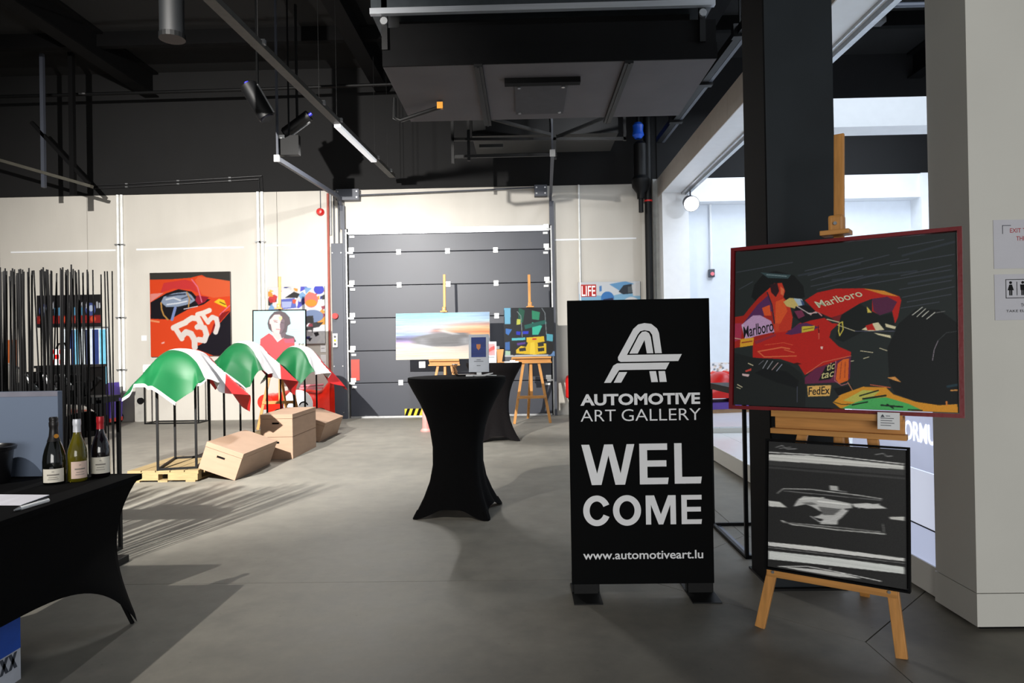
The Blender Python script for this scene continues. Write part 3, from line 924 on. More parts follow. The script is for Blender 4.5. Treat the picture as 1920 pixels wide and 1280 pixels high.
# rain pipe with flange in the corner
rp_ = thing('rain_pipe', (2.33, 12.93, 0), 'thick black rain water pipe in the back corner', 'pipe')
MB().cyl((0, 0, 0), (0, 0, 6.6), 0.07, seg=20).build('tube', M_black, rp_, smooth=True)
MB().lathe([(0.0, 4.0), (0.07, 4.0), (0.075, 4.1), (0.16, 4.22), (0.17, 4.35), (0.12, 4.42), (0.12, 5.0), (0.08, 5.05), (0.0, 5.05)], 20, Matrix.Translation((-0.15, -0.1, 0))).build('reducer', M_black, rp_, smooth=True)
MB().cyl((0, 0, 3.96), (0, 0, 3.99), 0.078, seg=20).build('red_ring', M_red, rp_)
MB().cyl((-0.15, -0.1, 3.75), (-0.15, -0.1, 4.0), 0.045, seg=12).build('valve_stub', M_black, rp_)
bb = thing('blue_valve_wrap', (2.13, 12.72, 5.08), 'bright blue wrapped valve beside the rain pipe', 'valve')
MB().lathe([(0.0, 0), (0.06, 0.0), (0.11, 0.06), (0.09, 0.14), (0.10, 0.24), (0.06, 0.29), (0.0, 0.29)], 14).build('wrap', mat('blue_film', (30, 90, 210), 0.35, bump=0.5, bscale=14), bb, smooth=True)
MB().cyl((0, 0, 0.0), (0, 0, 1.1), 0.03, seg=10).build('stem', M_black, bb)

# ---- side gallery to the right: white portal frame, platform, far wall
tr1 = structure('trim_1', 'white portal beam and post framing the side gallery', 'portal frame')
MB().box(2.55, 3.03, 3.9, WY - 0.46, 4.08, 4.42).build('portal_beam', M_white, tr1)
for k in range(4):
    y0 = 3.9 + k * 2.34
    MB().box(2.538, 2.55, y0 + 0.003, y0 + 2.337, 4.075, 4.425).build('beam_cladding', M_tan, tr1)
MB().box(2.55, 3.03, WY - 0.46, WY, 0.19, 4.42).build('portal_post', M_white, tr1)
MB().box(2.45, 2.55, WY - 0.10, WY, 0.0, 4.42).build('post_return', mat('grey_return', (150, 152, 150), 0.7), tr1)
MB().box(2.97, 3.03, 3.9, WY - 0.46, 4.03, 4.08).box(2.90, 2.915, 3.9, WY - 0.46, 4.05, 4.08).build('lamp_rail', M_silver, tr1)
MB().box(3.03, 9.4, 9.0, 9.4, 4.08, 4.45).build('cross_beam', M_white, tr1)
MB().box(3.03, 9.4, WY - 0.35, WY - 0.04, 3.93, 4.36).build('back_beam', M_white, tr1)
MB().box(7.28, 7.72, WY - 0.4, WY - 0.04, 0.19, 4.36).build('portal_post', M_white, tr1)
wf = structure('wall_far', 'white far wall of the side gallery', 'wall')
MB().box(3.03, 9.4, WY - 0.04, WY + 0.02, 0, 4.36).build('white_lining', mat('pale_lining', (214, 220, 228), 0.5, var=0.02), wf)
MB().box(2.55, 9.4, WY - 0.03, WY + 0.02, 4.364, 6.7).build('black_band', M_blackwall, wf)
ws = structure('wall_side', 'white side wall closing the side gallery', 'wall')
MB().box(9.4, 9.6, -6, WY, 0, 6.7).build('wall_panel', M_white, ws)
tr2 = structure('trim_2', 'low white display platform of the side gallery', 'platform')
PX = 2.09
k = 0
for (y0, y1, z) in ((3.575, 6.2, 0.172), (6.2, 8.9, 0.18), (8.9, 11.2, 0.26), (11.2, WY - 0.05, 0.26)):
    MB().box(PX + 0.012, PX + 0.37, y0 + 0.002, y1 - 0.002, z - 0.02, z).build('edge_board', M_whiteg, tr2)
    MB().box(PX + 0.374, 9.38, y0 + 0.002, y1 - 0.002, z - 0.02, z).build('top_board', M_whiteg, tr2)
    MB().box(PX, PX + 0.012, y0 + 0.003, y1 - 0.003, 0.02, z).build('front_board', M_panel, tr2)
    MB().box(PX + 0.03, 9.38, y0, y1, 0.0, z - 0.02).build('carcass', M_panel, tr2)
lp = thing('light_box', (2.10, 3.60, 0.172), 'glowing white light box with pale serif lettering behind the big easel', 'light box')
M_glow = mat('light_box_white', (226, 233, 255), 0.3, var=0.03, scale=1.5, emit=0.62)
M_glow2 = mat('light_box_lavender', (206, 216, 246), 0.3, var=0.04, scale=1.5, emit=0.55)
MB().box(0.012, 0.05, 0.0, 0.92, 0, 0.93).build('case', M_panel, lp)
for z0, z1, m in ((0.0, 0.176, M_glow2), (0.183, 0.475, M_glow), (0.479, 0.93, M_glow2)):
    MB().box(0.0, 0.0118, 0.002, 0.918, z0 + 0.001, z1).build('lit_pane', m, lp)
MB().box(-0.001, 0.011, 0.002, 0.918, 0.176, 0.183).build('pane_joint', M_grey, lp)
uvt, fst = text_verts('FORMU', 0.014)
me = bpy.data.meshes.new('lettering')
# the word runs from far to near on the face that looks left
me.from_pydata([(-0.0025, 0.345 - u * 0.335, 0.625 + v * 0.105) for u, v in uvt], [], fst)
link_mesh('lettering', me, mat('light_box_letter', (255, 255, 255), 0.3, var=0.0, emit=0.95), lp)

# near right: light grey panel wall with base board
wr = structure('wall_right', 'light grey panel wall end at the right edge', 'wall')
MB().box(2.06, 6.0, 3.24, 3.56, 0.176, 6.6).build('wall_panel', M_panel, wr)
MB().box(2.06, 6.0, 3.24, 3.57, 0.02, 0.172).build('base_board', M_panel, wr)
MB().box(2.09, 6.0, 3.27, 3.56, 0.0, 0.176).build('plinth', M_blackm, wr)

# steel column clad in dark boards
co = structure('steel_column', 'tall dark clad steel column behind the big easel', 'column')
MB().box(1.33, 1.70, 3.80, 4.15, 0.012, 6.66).build('cladding', M_col, co, bevel=0.006)
MB().box(1.322, 1.33, 3.80, 4.15, 0.012, 6.66).build('side_board', M_blackm, co)
MB().box(1.31, 1.72, 3.78, 4.17, 0.0, 0.012).build('base_plate', M_black, co)


# ================================================================== CEILING FITTINGS
# suspended air handling unit
ac = thing('air_handling_unit', (0.3, 7.25, 4.3), 'big dark suspended air handling unit under the roof', 'ventilation unit')
for (x0, x1) in ((-1.75, -0.79), (-0.70, 0.79), (0.88, 1.75)):
    MB().box(x0, x1, 0.02, 1.82, 0.0, 0.03).build('bottom_panel', M_duct, ac, bevel=0.004)
MB().box(-1.75, 1.75, 0.03, 1.80, 0.03, 0.42).build('body', M_blackm, ac)
MB().box(-1.75, 1.75, 0.0, 0.02, 0.0, 0.17).build('front_panel', mat('unit_front_board', (12, 12, 13), 0.8, spec=0.1), ac)
for x in (-0.745, 0.835):
    MB().box(x - 0.045, x + 0.045, -0.01, 1.95, -0.035, -0.002).box(x - 0.012, x + 0.012, -0.01, 1.95, -0.045, -0.03).build('support_rail', M_black, ac)
hp = MB().box(-0.37, 0.23, 0.55, 1.55, -0.025, -0.002).build('access_panel', mat('access_panel_grey', (50, 49, 52), 0.8), ac)
for (x, y) in ((-0.32, 0.62), (0.18, 0.62), (-0.32, 1.48), (0.18, 1.48)):
    MB().cyl((x, y, -0.04), (x, y, -0.025), 0.02, seg=8).build('bolt', M_silver, hp)
MB().box(-0.48, 0.36, 0.40, 0.50, -0.06, -0.002).build('hanger_bar', M_blackm, ac)
MB().box(-1.86, 1.72, -0.08, -0.02, 0.52, 0.58).build('silver_rim', M_alu, ac)
MB().box(-1.86, 1.72, -0.02, 1.7, 0.56, 0.80).build('upper_duct', mat('foil_duct', (70, 76, 80), 0.35, 0.5, bump=0.4, bscale=6), ac)
MB().box(-1.60, 1.52, 0.2, 1.6, 0.40, 0.60).build('recess_box', M_blackm, ac)
for x in (-1.72, 1.6):
    MB().box(x - 0.03, x + 0.03, -0.02, 0.04, 0.17, 2.4).build('suspension_rod', M_black, ac)
    MB().cyl((x, -0.05, 0.46), (x, -0.02, 0.46), 0.04, seg=10).build('bracket_disc', M_silver, ac)
bp_ = MB().tube([(-1.88, 1.35, 0.15), (-1.88, 1.35, -0.10), (-1.80, 1.35, -0.13), (-1.27, 1.05, -0.08)], 0.025, 8).build('drain_pipe', M_black, ac, smooth=True)
MB().box(-1.31, -1.24, 1.03, 1.08, -0.10, -0.02).build('brass_fitting', mat('brass', (190, 130, 50), 0.35, 0.8), bp_)

# second duct and pipe frame behind it
pf = thing('pipe_frame', (0.3, 11.0, 4.3), 'black pipe frame hanging above the loading door', 'pipe frame')
for p, q in (((-1.4, 0, 0.33), (1.35, 0, 0.28)), ((-1.4, 0.02, 0.06), (0.25, 0.02, 0.06)), ((-1.4, 0, -0.05), (-1.4, 0, 2.3)), ((-1.15, 0.05, 0.0), (-1.15, 0.05, 2.3)), ((0.22, 0, -0.02), (0.22, 0, 2.3)), ((1.33, 0, 0.25), (1.33, 0, 2.3)), ((0.25, 0, 0.33), (1.3, -0.4, 0.62)), ((-1.0, -0.3, 0.62), (0.2, 0.0, 0.36))):
    MB().bar(p, q, 0.045, 0.045).build('strut', M_black, pf)
MB().box(-1.1, 1.25, 0.15, 1.2, 0.42, 0.8).build('rear_duct', M_black, pf)
MB().box(-0.98, -0.6, 0.02, 0.08, 0.2, 0.25).build('fitting', M_black, pf)

# lamp trunking with one lit batten
tk = thing('light_trunking', (0, 0, 4.5), 'long grey ceiling trunking with one lit white batten', 'ceiling lamp')
A0, A1 = Vector((-2.90, 3.6, 0)), Vector((-2.40, 12.75, 0))


def on_trunk(y):
    t = (y - A0.y) / (A1.y - A0.y)
    return A0.lerp(A1, t)


MB().bar(A0, A1, 0.11, 0.06).build('trunking', mat('trunking_grey', (52, 51, 48), 0.6, var=0.2, scale=12), tk)
ba = MB().bar(on_trunk(9.62) + Vector((0.0, 0, -0.05)), on_trunk(11.5) + Vector((0.0, 0, -0.05)), 0.09, 0.04).build('batten_diffuser', mat('lit_diffuser', (240, 242, 245), 0.4, var=0.0, emit=0.55), tk)
lit = light('batten_light', 'AREA', tuple(on_trunk(10.56) + Vector((0, 0, 4.42))), tuple(on_trunk(10.56) + Vector((0, 0, 0))), 230, (1.0, 0.98, 0.95), shape='RECTANGLE', size=0.08, size_y=1.85)
for y in (5.0, 7.1, 8.9, 9.6, 11.55, 12.4):
    p = on_trunk(y)
    MB().bar(p + Vector((-0.08, 0, 0.02)), p + Vector((0.08, 0, 0.02)), 0.05, 0.05).build('coupling', M_silver, tk)
    MB().cyl(p + Vector((0.0, 0, 0.03)), Vector((p.x, p.y, 1.712)), 0.003, seg=6).build('suspension_wire', M_black, tk)


def spot_tube(loc, axis, L, rad, label, top):
    t = thing('cylinder_spotlight', loc, label, 'spotlight', group='black cylinder spotlights')
    a = Vector(axis).normalized()
    MB().cyl(-a * L / 2, a * L / 2, rad, seg=24).build('housing', mat('spot_black', (13, 14, 16), 0.5), t, smooth=True)
    MB().cyl(a * L / 2, a * (L / 2 + 0.02), rad * 0.85, seg=24).build('lens', mat('dark_glass', (20, 20, 26), 0.1), t)
    MB().cyl(-a * (L / 2 + 0.05), -a * L / 2, rad * 0.3, seg=12).build('blue_connector', mat('connector_blue', (50, 50, 190), 0.4), t)
    s = a.cross(Vector((0, 1, 0))).normalized()
    MB().bar(s * rad * 1.05 - a * L * 0.4, s * rad * 1.05 + a * L * 0.45, 0.03, 0.02).build('bracket', M_silver, t)
    MB().cyl((0, 0, rad * 0.6), (0, 0, top - loc[2]), 0.02, seg=8).build('stem', M_black, t)
    return t


spot_tube((-3.64, 9.5, 4.77), (0.25, 0.05, -0.46), 0.5, 0.115, 'black cylinder spotlight left of the light trunking, pointing down right', 6.6)
spot_tube((-3.42, 10.5, 4.77), (-0.42, 0.05, -0.27), 0.46, 0.085, 'black cylinder spotlight beside the trunking, pointing down left', 6.6)
jb = thing('junction_box', (-3.5, 10.35, 4.25), 'dark junction box with a small white label over the door track', 'junction box')
MB().box(-0.16, 0.16, -0.05, 0.05, 0, 0.30).build('box', M_black, jb, bevel=0.005)
MB().box(-0.15, -0.05, -0.056, -0.05, 0.25, 0.30).build('paper_label', M_white, jb)
MB().cyl((0, 0, 0.3), (0, 0, 2.35), 0.014, seg=6).build('stem', M_black, jb)

conduit('sprinkler_pipe', [(-9.9, 12.5, 6.05), (-5.0, 12.5, 6.07), (2.4, 12.5, 6.16)], 0.03, M_black, 'long thin pipe under the roof along the back wall', clips=[(x, 12.5, 6.06) for x in (-8, -5, -2, 1)])
M_thinred = mat('red_cable', (110, 34, 26), 0.6)
conduit('red_cable_run', [(-6.6, 8.6, 6.12), (-5.2, 8.6, 6.14), (-4.2, 8.6, 6.12), (-1.6, 8.6, 6.17)], 0.010, M_thinred, 'thin red cable clipped under the dark roof at left', 'cable', clips=[(x, 8.6, 6.13) for x in (-6, -5, -4, -3)])
conduit('red_cable_run', [(2.2, 8.0, 6.1), (4.4, 8.0, 6.1), (6.8, 8.0, 6.1)], 0.010, M_thinred, 'thin red cable under the roof of the side gallery', 'cable', clips=[(x, 8.0, 6.1) for x in (2.5, 3.7, 4.9)])
conduit('roof_pipe', [(3.1, 8.3, 5.3), (5.0, 8.3, 5.3), (7.2, 8.3, 5.3)], 0.03, M_grey, 'grey pipe crossing above the side gallery cross beam', clips=())
for x, lab in ((4.35, 'black roof hanger left in the side gallery'), (5.15, 'thick black roof hanger right in the side gallery')):
    t = thing('roof_hanger', (x, 8.5, 4.45), lab, 'hanger')
    MB().box(-0.05, 0.05, -0.05, 0.05, 0.8, 2.2).build('rod', M_blackm, t)
    MB().box(-0.07, 0.07, -0.07, 0.07, 0.72, 0.8).build('shoe', M_black, t)
br = thing('steel_bracket', (-8.4, 12.0, 4.2), 'black steel bracket arm with a pale edge at upper left', 'bracket')
MB().bar((-1.6, 0, 0.80), (0.85, 0, 0.05), 0.10, 0.05).build('arm', mat('dusty_steel', (70, 68, 60), 0.7), br)
MB().box(-0.03, 0.03, -0.03, 0.03, 0.05, 2.4).build('hanger', M_grey, br)
MB().box(0.48, 0.56, -0.04, 0.04, -0.1, 2.4).build('post', M_blackm, br)
MB().bar((-0.2, 0, 1.2), (0.8, 0, 0.1), 0.06, 0.06).build('brace', M_blackm, br)
du = thing('hanging_duct', (-3.55, 7.0, 4.55), 'dark blue-black vertical duct hanging at the top left', 'duct')
MB().cyl((0, 0, 0), (0, 0, 2.1), 0.12, seg=20).build('tube', mat('duct_blueblack', (7, 10, 13), 0.6), du, smooth=True)
MB().cyl((0, 0, -0.02), (0, 0, 0.03), 0.128, seg=20).build('rim', M_black, du)
# dark rail with lamps along the portal beam
rl = thing('track_rail', (0, 0, 4.95), 'dark track rail with clips running along the portal beam', 'track rail')
MB().bar((2.62, 6.0, 0), (2.44, 12.4, 0), 0.09, 0.10).build('rail', M_black, rl)
MB().bar((2.70, 6.0, -0.02), (2.52, 12.4, -0.02), 0.05, 0.05).build('side_conduit', M_grey, rl)
for y in (6.5, 8.1, 9.6, 11.2):
    x = 2.62 - (y - 6.0) * 0.029
    MB().box(x - 0.09, x + 0.12, y - 0.05, y + 0.05, -0.08, 0.07).build('clip', M_black, rl)
    MB().cyl((x, y, 0.05), (x, y, 1.7), 0.012, seg=6).build('drop_rod', M_black, rl)
# white round spotlight in the side gallery
sp = thing('white_spotlight', (2.98, 12.35, 3.80), 'round lit spotlight hanging from the portal beam rail', 'spotlight')
ax = Vector((-0.05, -0.93, -0.36)).normalized()
MB().cyl(-ax * 0.16, ax * 0.05, 0.12, 0.14, seg=24).build('housing', M_grey, sp, smooth=True)
MB().cyl(ax * 0.05, ax * 0.06, 0.13, seg=24).build('lens', mat('lit_lens', (255, 255, 255), 0.4, var=0.0, emit=2.2), sp)
MB().cyl((0, 0.04, 0.1), (0, 0.04, 0.24), 0.015, seg=8).build('stem', M_grey, sp)
pe = thing('wall_call_point', (3.52, 13.1, 2.62), 'small dark call point hanging from a white cable duct', 'call point')
MB().cyl((0, 0.0, 0.08), (0, 0.0, 1.3), 0.022, seg=8).build('cable_duct', M_white, pe)
MB().box(-0.05, 0.05, -0.06, 0.05, -0.07, 0.08).build('housing', M_grey, pe, bevel=0.01)
MB().cyl((0, -0.06, -0.01), (0, -0.075, -0.01), 0.035, seg=14).build('button', mat('pink_button', (230, 120, 130), 0.4), pe)

# ================================================================== EASELS AND PAINTINGS
def easel(loc, rz, label, w0, w1, ztop, mast_top, tray_z, tray_w, clamp_z, back_y, lean, xbar_z, ax_=0.0, sec=0.046, deep_tray=True):
    t = thing('easel', loc, label, 'easel', rz=rz, group='wooden easels')
    tl = math.tan(lean)

    def pt(x, z, off=0.0):
        return (x, z * tl + off, z)
    up = (0, 1, 0)
    for s in (-1, 1):
        MB().bar(pt(s * w0, 0.0, 0.035), pt(ax_ + s * w1, ztop, 0.035), sec, 0.024, up=up).build('front_leg', M_wood, t, bevel=0.003)
    MB().bar(pt(ax_, 0.0 + xbar_z, 0.06), pt(ax_, mast_top, 0.06), sec, 0.022, up=up).build('mast', M_wood, t, bevel=0.006)
    MB().bar((ax_, back_y, 0.0), pt(ax_, ztop * 0.98, 0.08), sec, 0.022, up=up).build('back_leg', M_wood, t, bevel=0.003)
    f = (xbar_z / ztop)
    xw = w0 + (w1 - w0) * f
    cb = MB().box(-xw - 0.02 + ax_ * f, xw + 0.02 + ax_ * f, xbar_z * tl + 0.002, xbar_z * tl + 0.020, xbar_z - 0.025, xbar_z + 0.025).build('crossbar', M_woodx, t, bevel=0.003)
    for s in (-1, 1):
        x = ax_ * f + s * (xw - 0.01)
        MB().cyl((x, xbar_z * tl + 0.004, xbar_z), (x, xbar_z * tl - 0.004, xbar_z), 0.007, seg=10).build('bolt', M_silver, cb)
    y = tray_z * tl
    tr = MB().box(ax_ - tray_w, ax_ + tray_w, y + 0.0, y + 0.022, tray_z - 0.085, tray_z - 0.012).build('tray_board', M_woodx, t, bevel=0.002)
    MB().box(ax_ - tray_w - 0.0, ax_ + tray_w, y - 0.055, y + 0.022, tray_z - 0.012, tray_z).box(ax_ - tray_w, ax_ + tray_w, y - 0.065, y - 0.055, tray_z - 0.018, tray_z + 0.010).build('tray_ledge', M_woodx, tr)
    MB().box(ax_ - tray_w - 0.015, ax_ + tray_w + 0.01, y - 0.03, y + 0.02, tray_z - 0.102, tray_z - 0.078).build('tray_lip', M_woodx, tr, bevel=0.002)
    yc = clamp_z * tl
    cl = MB().box(ax_ - 0.033, ax_ + 0.033, yc - 0.02, yc + 0.045, clamp_z + 0.012, clamp_z + 0.095).build('clamp', M_wood, t, bevel=0.012)
    MB().box(ax_ - 0.062, ax_ + 0.062, yc - 0.055, yc + 0.04, clamp_z, clamp_z + 0.022).build('clamp_foot', M_woodx, cl, bevel=0.003)
    MB().cyl((ax_, yc - 0.02, clamp_z + 0.055), (ax_, yc - 0.03, clamp_z + 0.055), 0.008, seg=10).build('screw', M_silver, cl)
    return t


RZ1 = math.atan2(-0.569, 0.822)
L1 = R(5.5)
EX, EY = Vector((0.822, -0.569, 0)), Vector((0.569, 0.822, 0))
EB = Vector((1.31, 3.114, 0))
big = easel(tuple(EB), RZ1, 'tall wooden easel beside the dark column, holding two pictures', 0.295, 0.13, 1.02, 2.33, 1.02, 0.27, 1.835, 0.74, L1, 0.275, ax_=0.045)
for (x0, x1, z0) in ((-0.03, 0.0, 0.75), ):
    MB().bar((0.045, 0.085 + 0.75 * math.tan(L1), 0.86), (0.045, 0.06 + 0.95 * math.tan(L1), 0.95), 0.012, 0.012).build('wing_bolt', M_silver, big)


def on_easel(x, y, z):
    return tuple(EB + EX * x + EY * y + Vector((0, 0, z)))


A = raster(400, 324, (38, 44, 44), ART['race'], 0.957 / 0.775)
A = A * (1 + rng.normal(0, 0.02, A.shape[:2] + (1,)))
painting(on_easel(0.05, 0.005 + 1.045 * math.tan(L1), 1.043), 0.925, 0.755, A, 'big painting of a red racing car in a red frame on the tall easel', rz=RZ1, lean=L1, depth=0.032,
         frame=mat('red_frame', (120, 24, 30), 0.4, bump=0.1, bscale=60), fw_=0.017, ops=ART['race'], rough=0.6, gain=1.3)
A = raster(230, 230, (36, 36, 36), ART['horse'], 0.57 / 0.58)
A = blur_x(A, 5)
A = A + rng.normal(0, 2.0, A.shape[:2] + (1,))
# streaks of speed along the picture
st = np.repeat(rng.normal(0, 6, (230, 1, 1)), 230, 1)
A = np.clip(A + st * (A.mean(2, keepdims=True) > 60), 0, 255)
painting(on_easel(0.042, -0.012 + 0.31 * math.tan(L1), 0.307), 0.565, 0.575, A, 'square black and white picture of a galloping horse emblem under the race car painting', rz=RZ1, lean=L1, depth=0.03,
         frame=M_blackm, fw_=0.008, rough=0.45, gain=1.6)
nc = thing('price_card', on_easel(0.265, -0.062 + 0.98 * math.tan(L1), 0.968), 'small white price card on the tray of the tall easel', 'card', rz=RZ1, rx=-L1)
MB().box(-0.042, 0.042, -0.024, -0.022, 0, 0.072).build('card', M_white, nc)
lg = MB().prism([(-0.03, 0.052), (-0.022, 0.064), (-0.014, 0.052)], -0.0255, -0.0245).build('logo', M_grey, nc)
b = MB()
for k, w in enumerate((0.024, 0.05, 0.044, 0.052, 0.040)):
    b.box(-0.03 + (0.02 if k == 0 else 0), -0.03 + w + (0.012 if k == 0 else 0), -0.0255, -0.0245, 0.056 - k * 0.010, 0.0585 - k * 0.010)
b.build('text_line', M_grey, nc)

# ---- far easel with the blurred car (middle of the loading door)
easel((-1.45, 12.25, 0), R(-2), 'wooden easel with the blurred car print in front of the door', 0.33, 0.12, 1.0, 2.64, 1.10, 0.27, 1.955, 0.7, R(4), 0.45)
h, w = 96, 190
V = np.linspace(0, 1, h)[:, None, None]
U = np.linspace(0, 1, w)[None, :, None]


def ramp(stops, t):
    xs_ = [s[0] for s in stops]
    return np.stack([np.interp(t[..., 0], xs_, [s[1][k] for s in stops]) for k in range(3)], -1)


Lc = ramp([(0, (110, 225, 240)), (.2, (160, 225, 245)), (.36, (200, 200, 235)), (.46, (150, 190, 240)), (.55, (70, 60, 130)), (.62, (190, 160, 230)), (.66, (235, 225, 215)), (1, (255, 238, 205))], V + U * 0)
Rc = ramp([(0, (160, 200, 245)), (.18, (190, 225, 250)), (.26, (215, 150, 130)), (.31, (255, 215, 160)), (.42, (245, 130, 40)), (.48, (255, 180, 110)), (.53, (190, 190, 210)), (.6, (110, 110, 125)), (.76, (215, 200, 190)), (1, (255, 236, 210))], V + U * 0)
Mx = 1 / (1 + np.exp(-(U - 0.52 + (V - .4) * .25) * 9))
A = Lc * (1 - Mx) + Rc * Mx
car = [('p', (84, 84, 92), [(160, 560), (240, 500), (420, 440), (520, 430), (760, 440), (800, 520), (800, 680), (640, 730), (360, 720), (200, 650)]),
       ('p', (140, 120, 130), [(380, 440), (420, 330), (470, 350), (540, 440)]), ('p', (205, 110, 80), [(405, 380), (450, 360), (470, 400), (420, 410)]),
       ('p', (58, 58, 66), [(330, 560), (760, 470), (790, 640), (420, 700)]), ('e', (120, 122, 132), 290, 620, 60, 90), ('e', (130, 132, 140), 740, 610, 50, 80),
       ('l', (225, 230, 240), 16, [(230, 680), (380, 730)]), ('l', (250, 250, 250), 14, [(470, 380), (640, 470)])]
C2 = raster(w, h, (0, 0, 0), car, 1.97)
Mk = raster(w, h, (0, 0, 0), [(o[0], (255, 255, 255)) + tuple(o[2:]) for o in car], 1.97) / 255
C2, Mk = blur_x(C2, 17), blur_x(Mk, 17)
A = A * (1 - Mk) + C2
A = A + blur_x(rng.normal(0, 20, (h, w, 1)).repeat(3, 2), 41) * 2.2
painting((-1.47, 12.25 + 1.1 * math.tan(R(4)), 1.113), 1.68, 0.83, A, 'wide print of a motion-blurred grey car on the middle easel', rz=R(-1), lean=R(4), edge=M_white, depth=0.02, rough=0.4, gain=0.45)
pc = thing('price_card', (-1.83, 12.24, 0.97), 'small white card at the left end of the blurred car easel tray', 'card')
MB().box(-0.055, 0.055, -0.02, -0.017, 0, 0.11).build('card', M_white, pc)
MB().box(-0.03, 0.03, -0.021, -0.020, 0.05, 0.055).build('text_line', M_grey, pc)

# ---- far easel with the yellow racing car, right in front of the door
easel((0.10, 11.82, 0), R(5), 'wooden easel with the yellow racing car painting near the door edge', 0.31, 0.13, 1.05, 2.56, 1.13, 0.34, 1.985, 0.85, R(3), 0.45, ax_=0.0)
ops = [('p', (20, 26, 34), [(0, 0), (1000, 0), (1000, 1000), (0, 1000)]), ('p', (120, 190, 225), [(10, 0), (140, 0), (130, 330), (20, 330)]), ('p', (60, 120, 200), [(30, 420), (160, 440), (90, 560), (30, 520)]),
       ('p', (18, 90, 70), [(300, 0), (420, 60), (380, 300), (280, 330)]), ('p', (40, 150, 110), [(560, 60), (720, 100), (700, 260), (560, 240)]), ('p', (60, 200, 170), [(560, 300), (760, 380), (680, 560), (560, 560)]),
       ('p', (20, 100, 90), [(400, 360), (820, 260), (860, 330), (420, 440)]), ('p', (210, 215, 90), [(260, 230), (330, 240), (330, 340), (250, 350)]), ('l', (150, 160, 165), 12, [(270, 80), (340, 170), (360, 600)]), ('l', (150, 160, 165), 12, [(760, 20), (820, 120), (840, 560)]),
       ('p', (30, 50, 200), [(240, 480), (330, 490), (320, 560), (240, 550)]), ('p', (40, 60, 210), [(370, 480), (490, 480), (480, 540), (370, 540)]), ('p', (90, 200, 210), [(150, 620), (420, 610), (420, 660), (150, 670)]), ('p', (90, 180, 200), [(840, 540), (970, 560), (960, 700), (840, 680)]),
       ('p', (60, 110, 180), [(20, 700), (110, 690), (110, 860), (20, 860)]), ('p', (180, 215, 190), [(20, 870), (120, 880), (120, 1000), (10, 1000)]), ('p', (200, 205, 210), [(10, 960), (1000, 960), (1000, 1000), (10, 1000)]), ('p', (110, 150, 200), [(880, 880), (1000, 900), (1000, 1000), (860, 1000)]),
       ('e', (16, 16, 18), 190, 850, 70, 120), ('e', (16, 16, 18), 890, 830, 80, 140), ('p', (90, 60, 150), [(250, 720), (420, 700), (420, 740), (260, 770)]),
       ('p', (240, 200, 30), [(440, 610), (790, 590), (800, 700), (700, 720), (830, 740), (830, 940), (600, 960), (230, 930), (230, 860), (330, 780), (430, 800), (470, 720), (440, 700)]), ('p', (40, 40, 36), [(660, 720), (780, 700), (780, 790), (670, 800)]), ('p', (40, 40, 36), [(660, 830), (790, 820), (790, 890), (670, 900)]), ('p', (40, 40, 36), [(290, 830), (420, 810), (430, 880), (300, 890)]), ('p', (255, 220, 60), [(520, 720), (600, 700), (610, 950), (500, 950)]), ('p', (210, 60, 40), [(560, 630), (640, 625), (640, 660), (560, 665)])]
A = raster(110, 110, (20, 26, 34), ops, 1.0)
painting((0.07, 11.83 + 1.13 * math.tan(R(3)), 1.142), 0.86, 0.84, A, 'square painting of a yellow racing car among dark neon lights', rz=R(3), lean=R(3), depth=0.025)
pc = thing('price_card', (-0.22, 11.79, 1.0), 'small white tag at the left end of the yellow car easel', 'card', rz=R(4))
MB().box(-0.05, 0.04, -0.03, -0.026, -0.02, 0.09).build('card', M_white, pc)
MB().box(-0.03, 0.02, -0.031, -0.030, 0.04, 0.045).build('text_line', M_grey, pc)

# ---- far easel with the portrait
easel((-4.15, 11.55, 0), R(6), 'wooden easel with the portrait, behind the flag stands', 0.36, 0.13, 1.05, 2.58, 1.13, 0.3, 2.02, 0.65, R(3), 0.45)
A = raster(100, 106, (192, 236, 240), ART['portrait'], 0.95)
painting((-4.14, 11.55 + 1.13 * math.tan(R(3)), 1.158), 0.85, 0.835, A, 'portrait of a dark-haired man in a red suit on pale blue', rz=R(6), lean=R(3), depth=0.025, frame=M_blackm, fw_=0.012, ops=ART['portrait'])

# ---- pictures on the back wall
A = raster(160, 164, (236, 78, 38), ART['n535'], 0.97)
painting((-6.40, WY - 0.004, 1.235), 1.55, 1.61, A, 'large wall print of a red vintage race car with white number 535', depth=0.05, edge=mat('print_edge_grey', (96, 92, 90), 0.7), rough=0.3)
ops = []
rc = random.Random(4)
pal = [(70, 70, 200), (235, 235, 240), (210, 40, 40), (30, 28, 34), (240, 150, 40), (120, 170, 220), (225, 225, 225), (40, 44, 120), (250, 200, 60), (150, 40, 60)]
for k in range(90):
    x, y = rc.uniform(0, 1000), rc.uniform(0, 1000)
    s = rc.uniform(40, 130)
    c = pal[rc.randrange(len(pal))]
    if y > 550 and rc.random() < 0.55:
        c = (26, 24, 28)
    n = rc.randrange(3, 7)
    ops.append(('p', c, [(x + s * math.cos(6.283 * i / n + x) * rc.uniform(.5, 1.2), y + s * math.sin(6.283 * i / n + x) * rc.uniform(.4, 1)) for i in range(n)], 0.9))
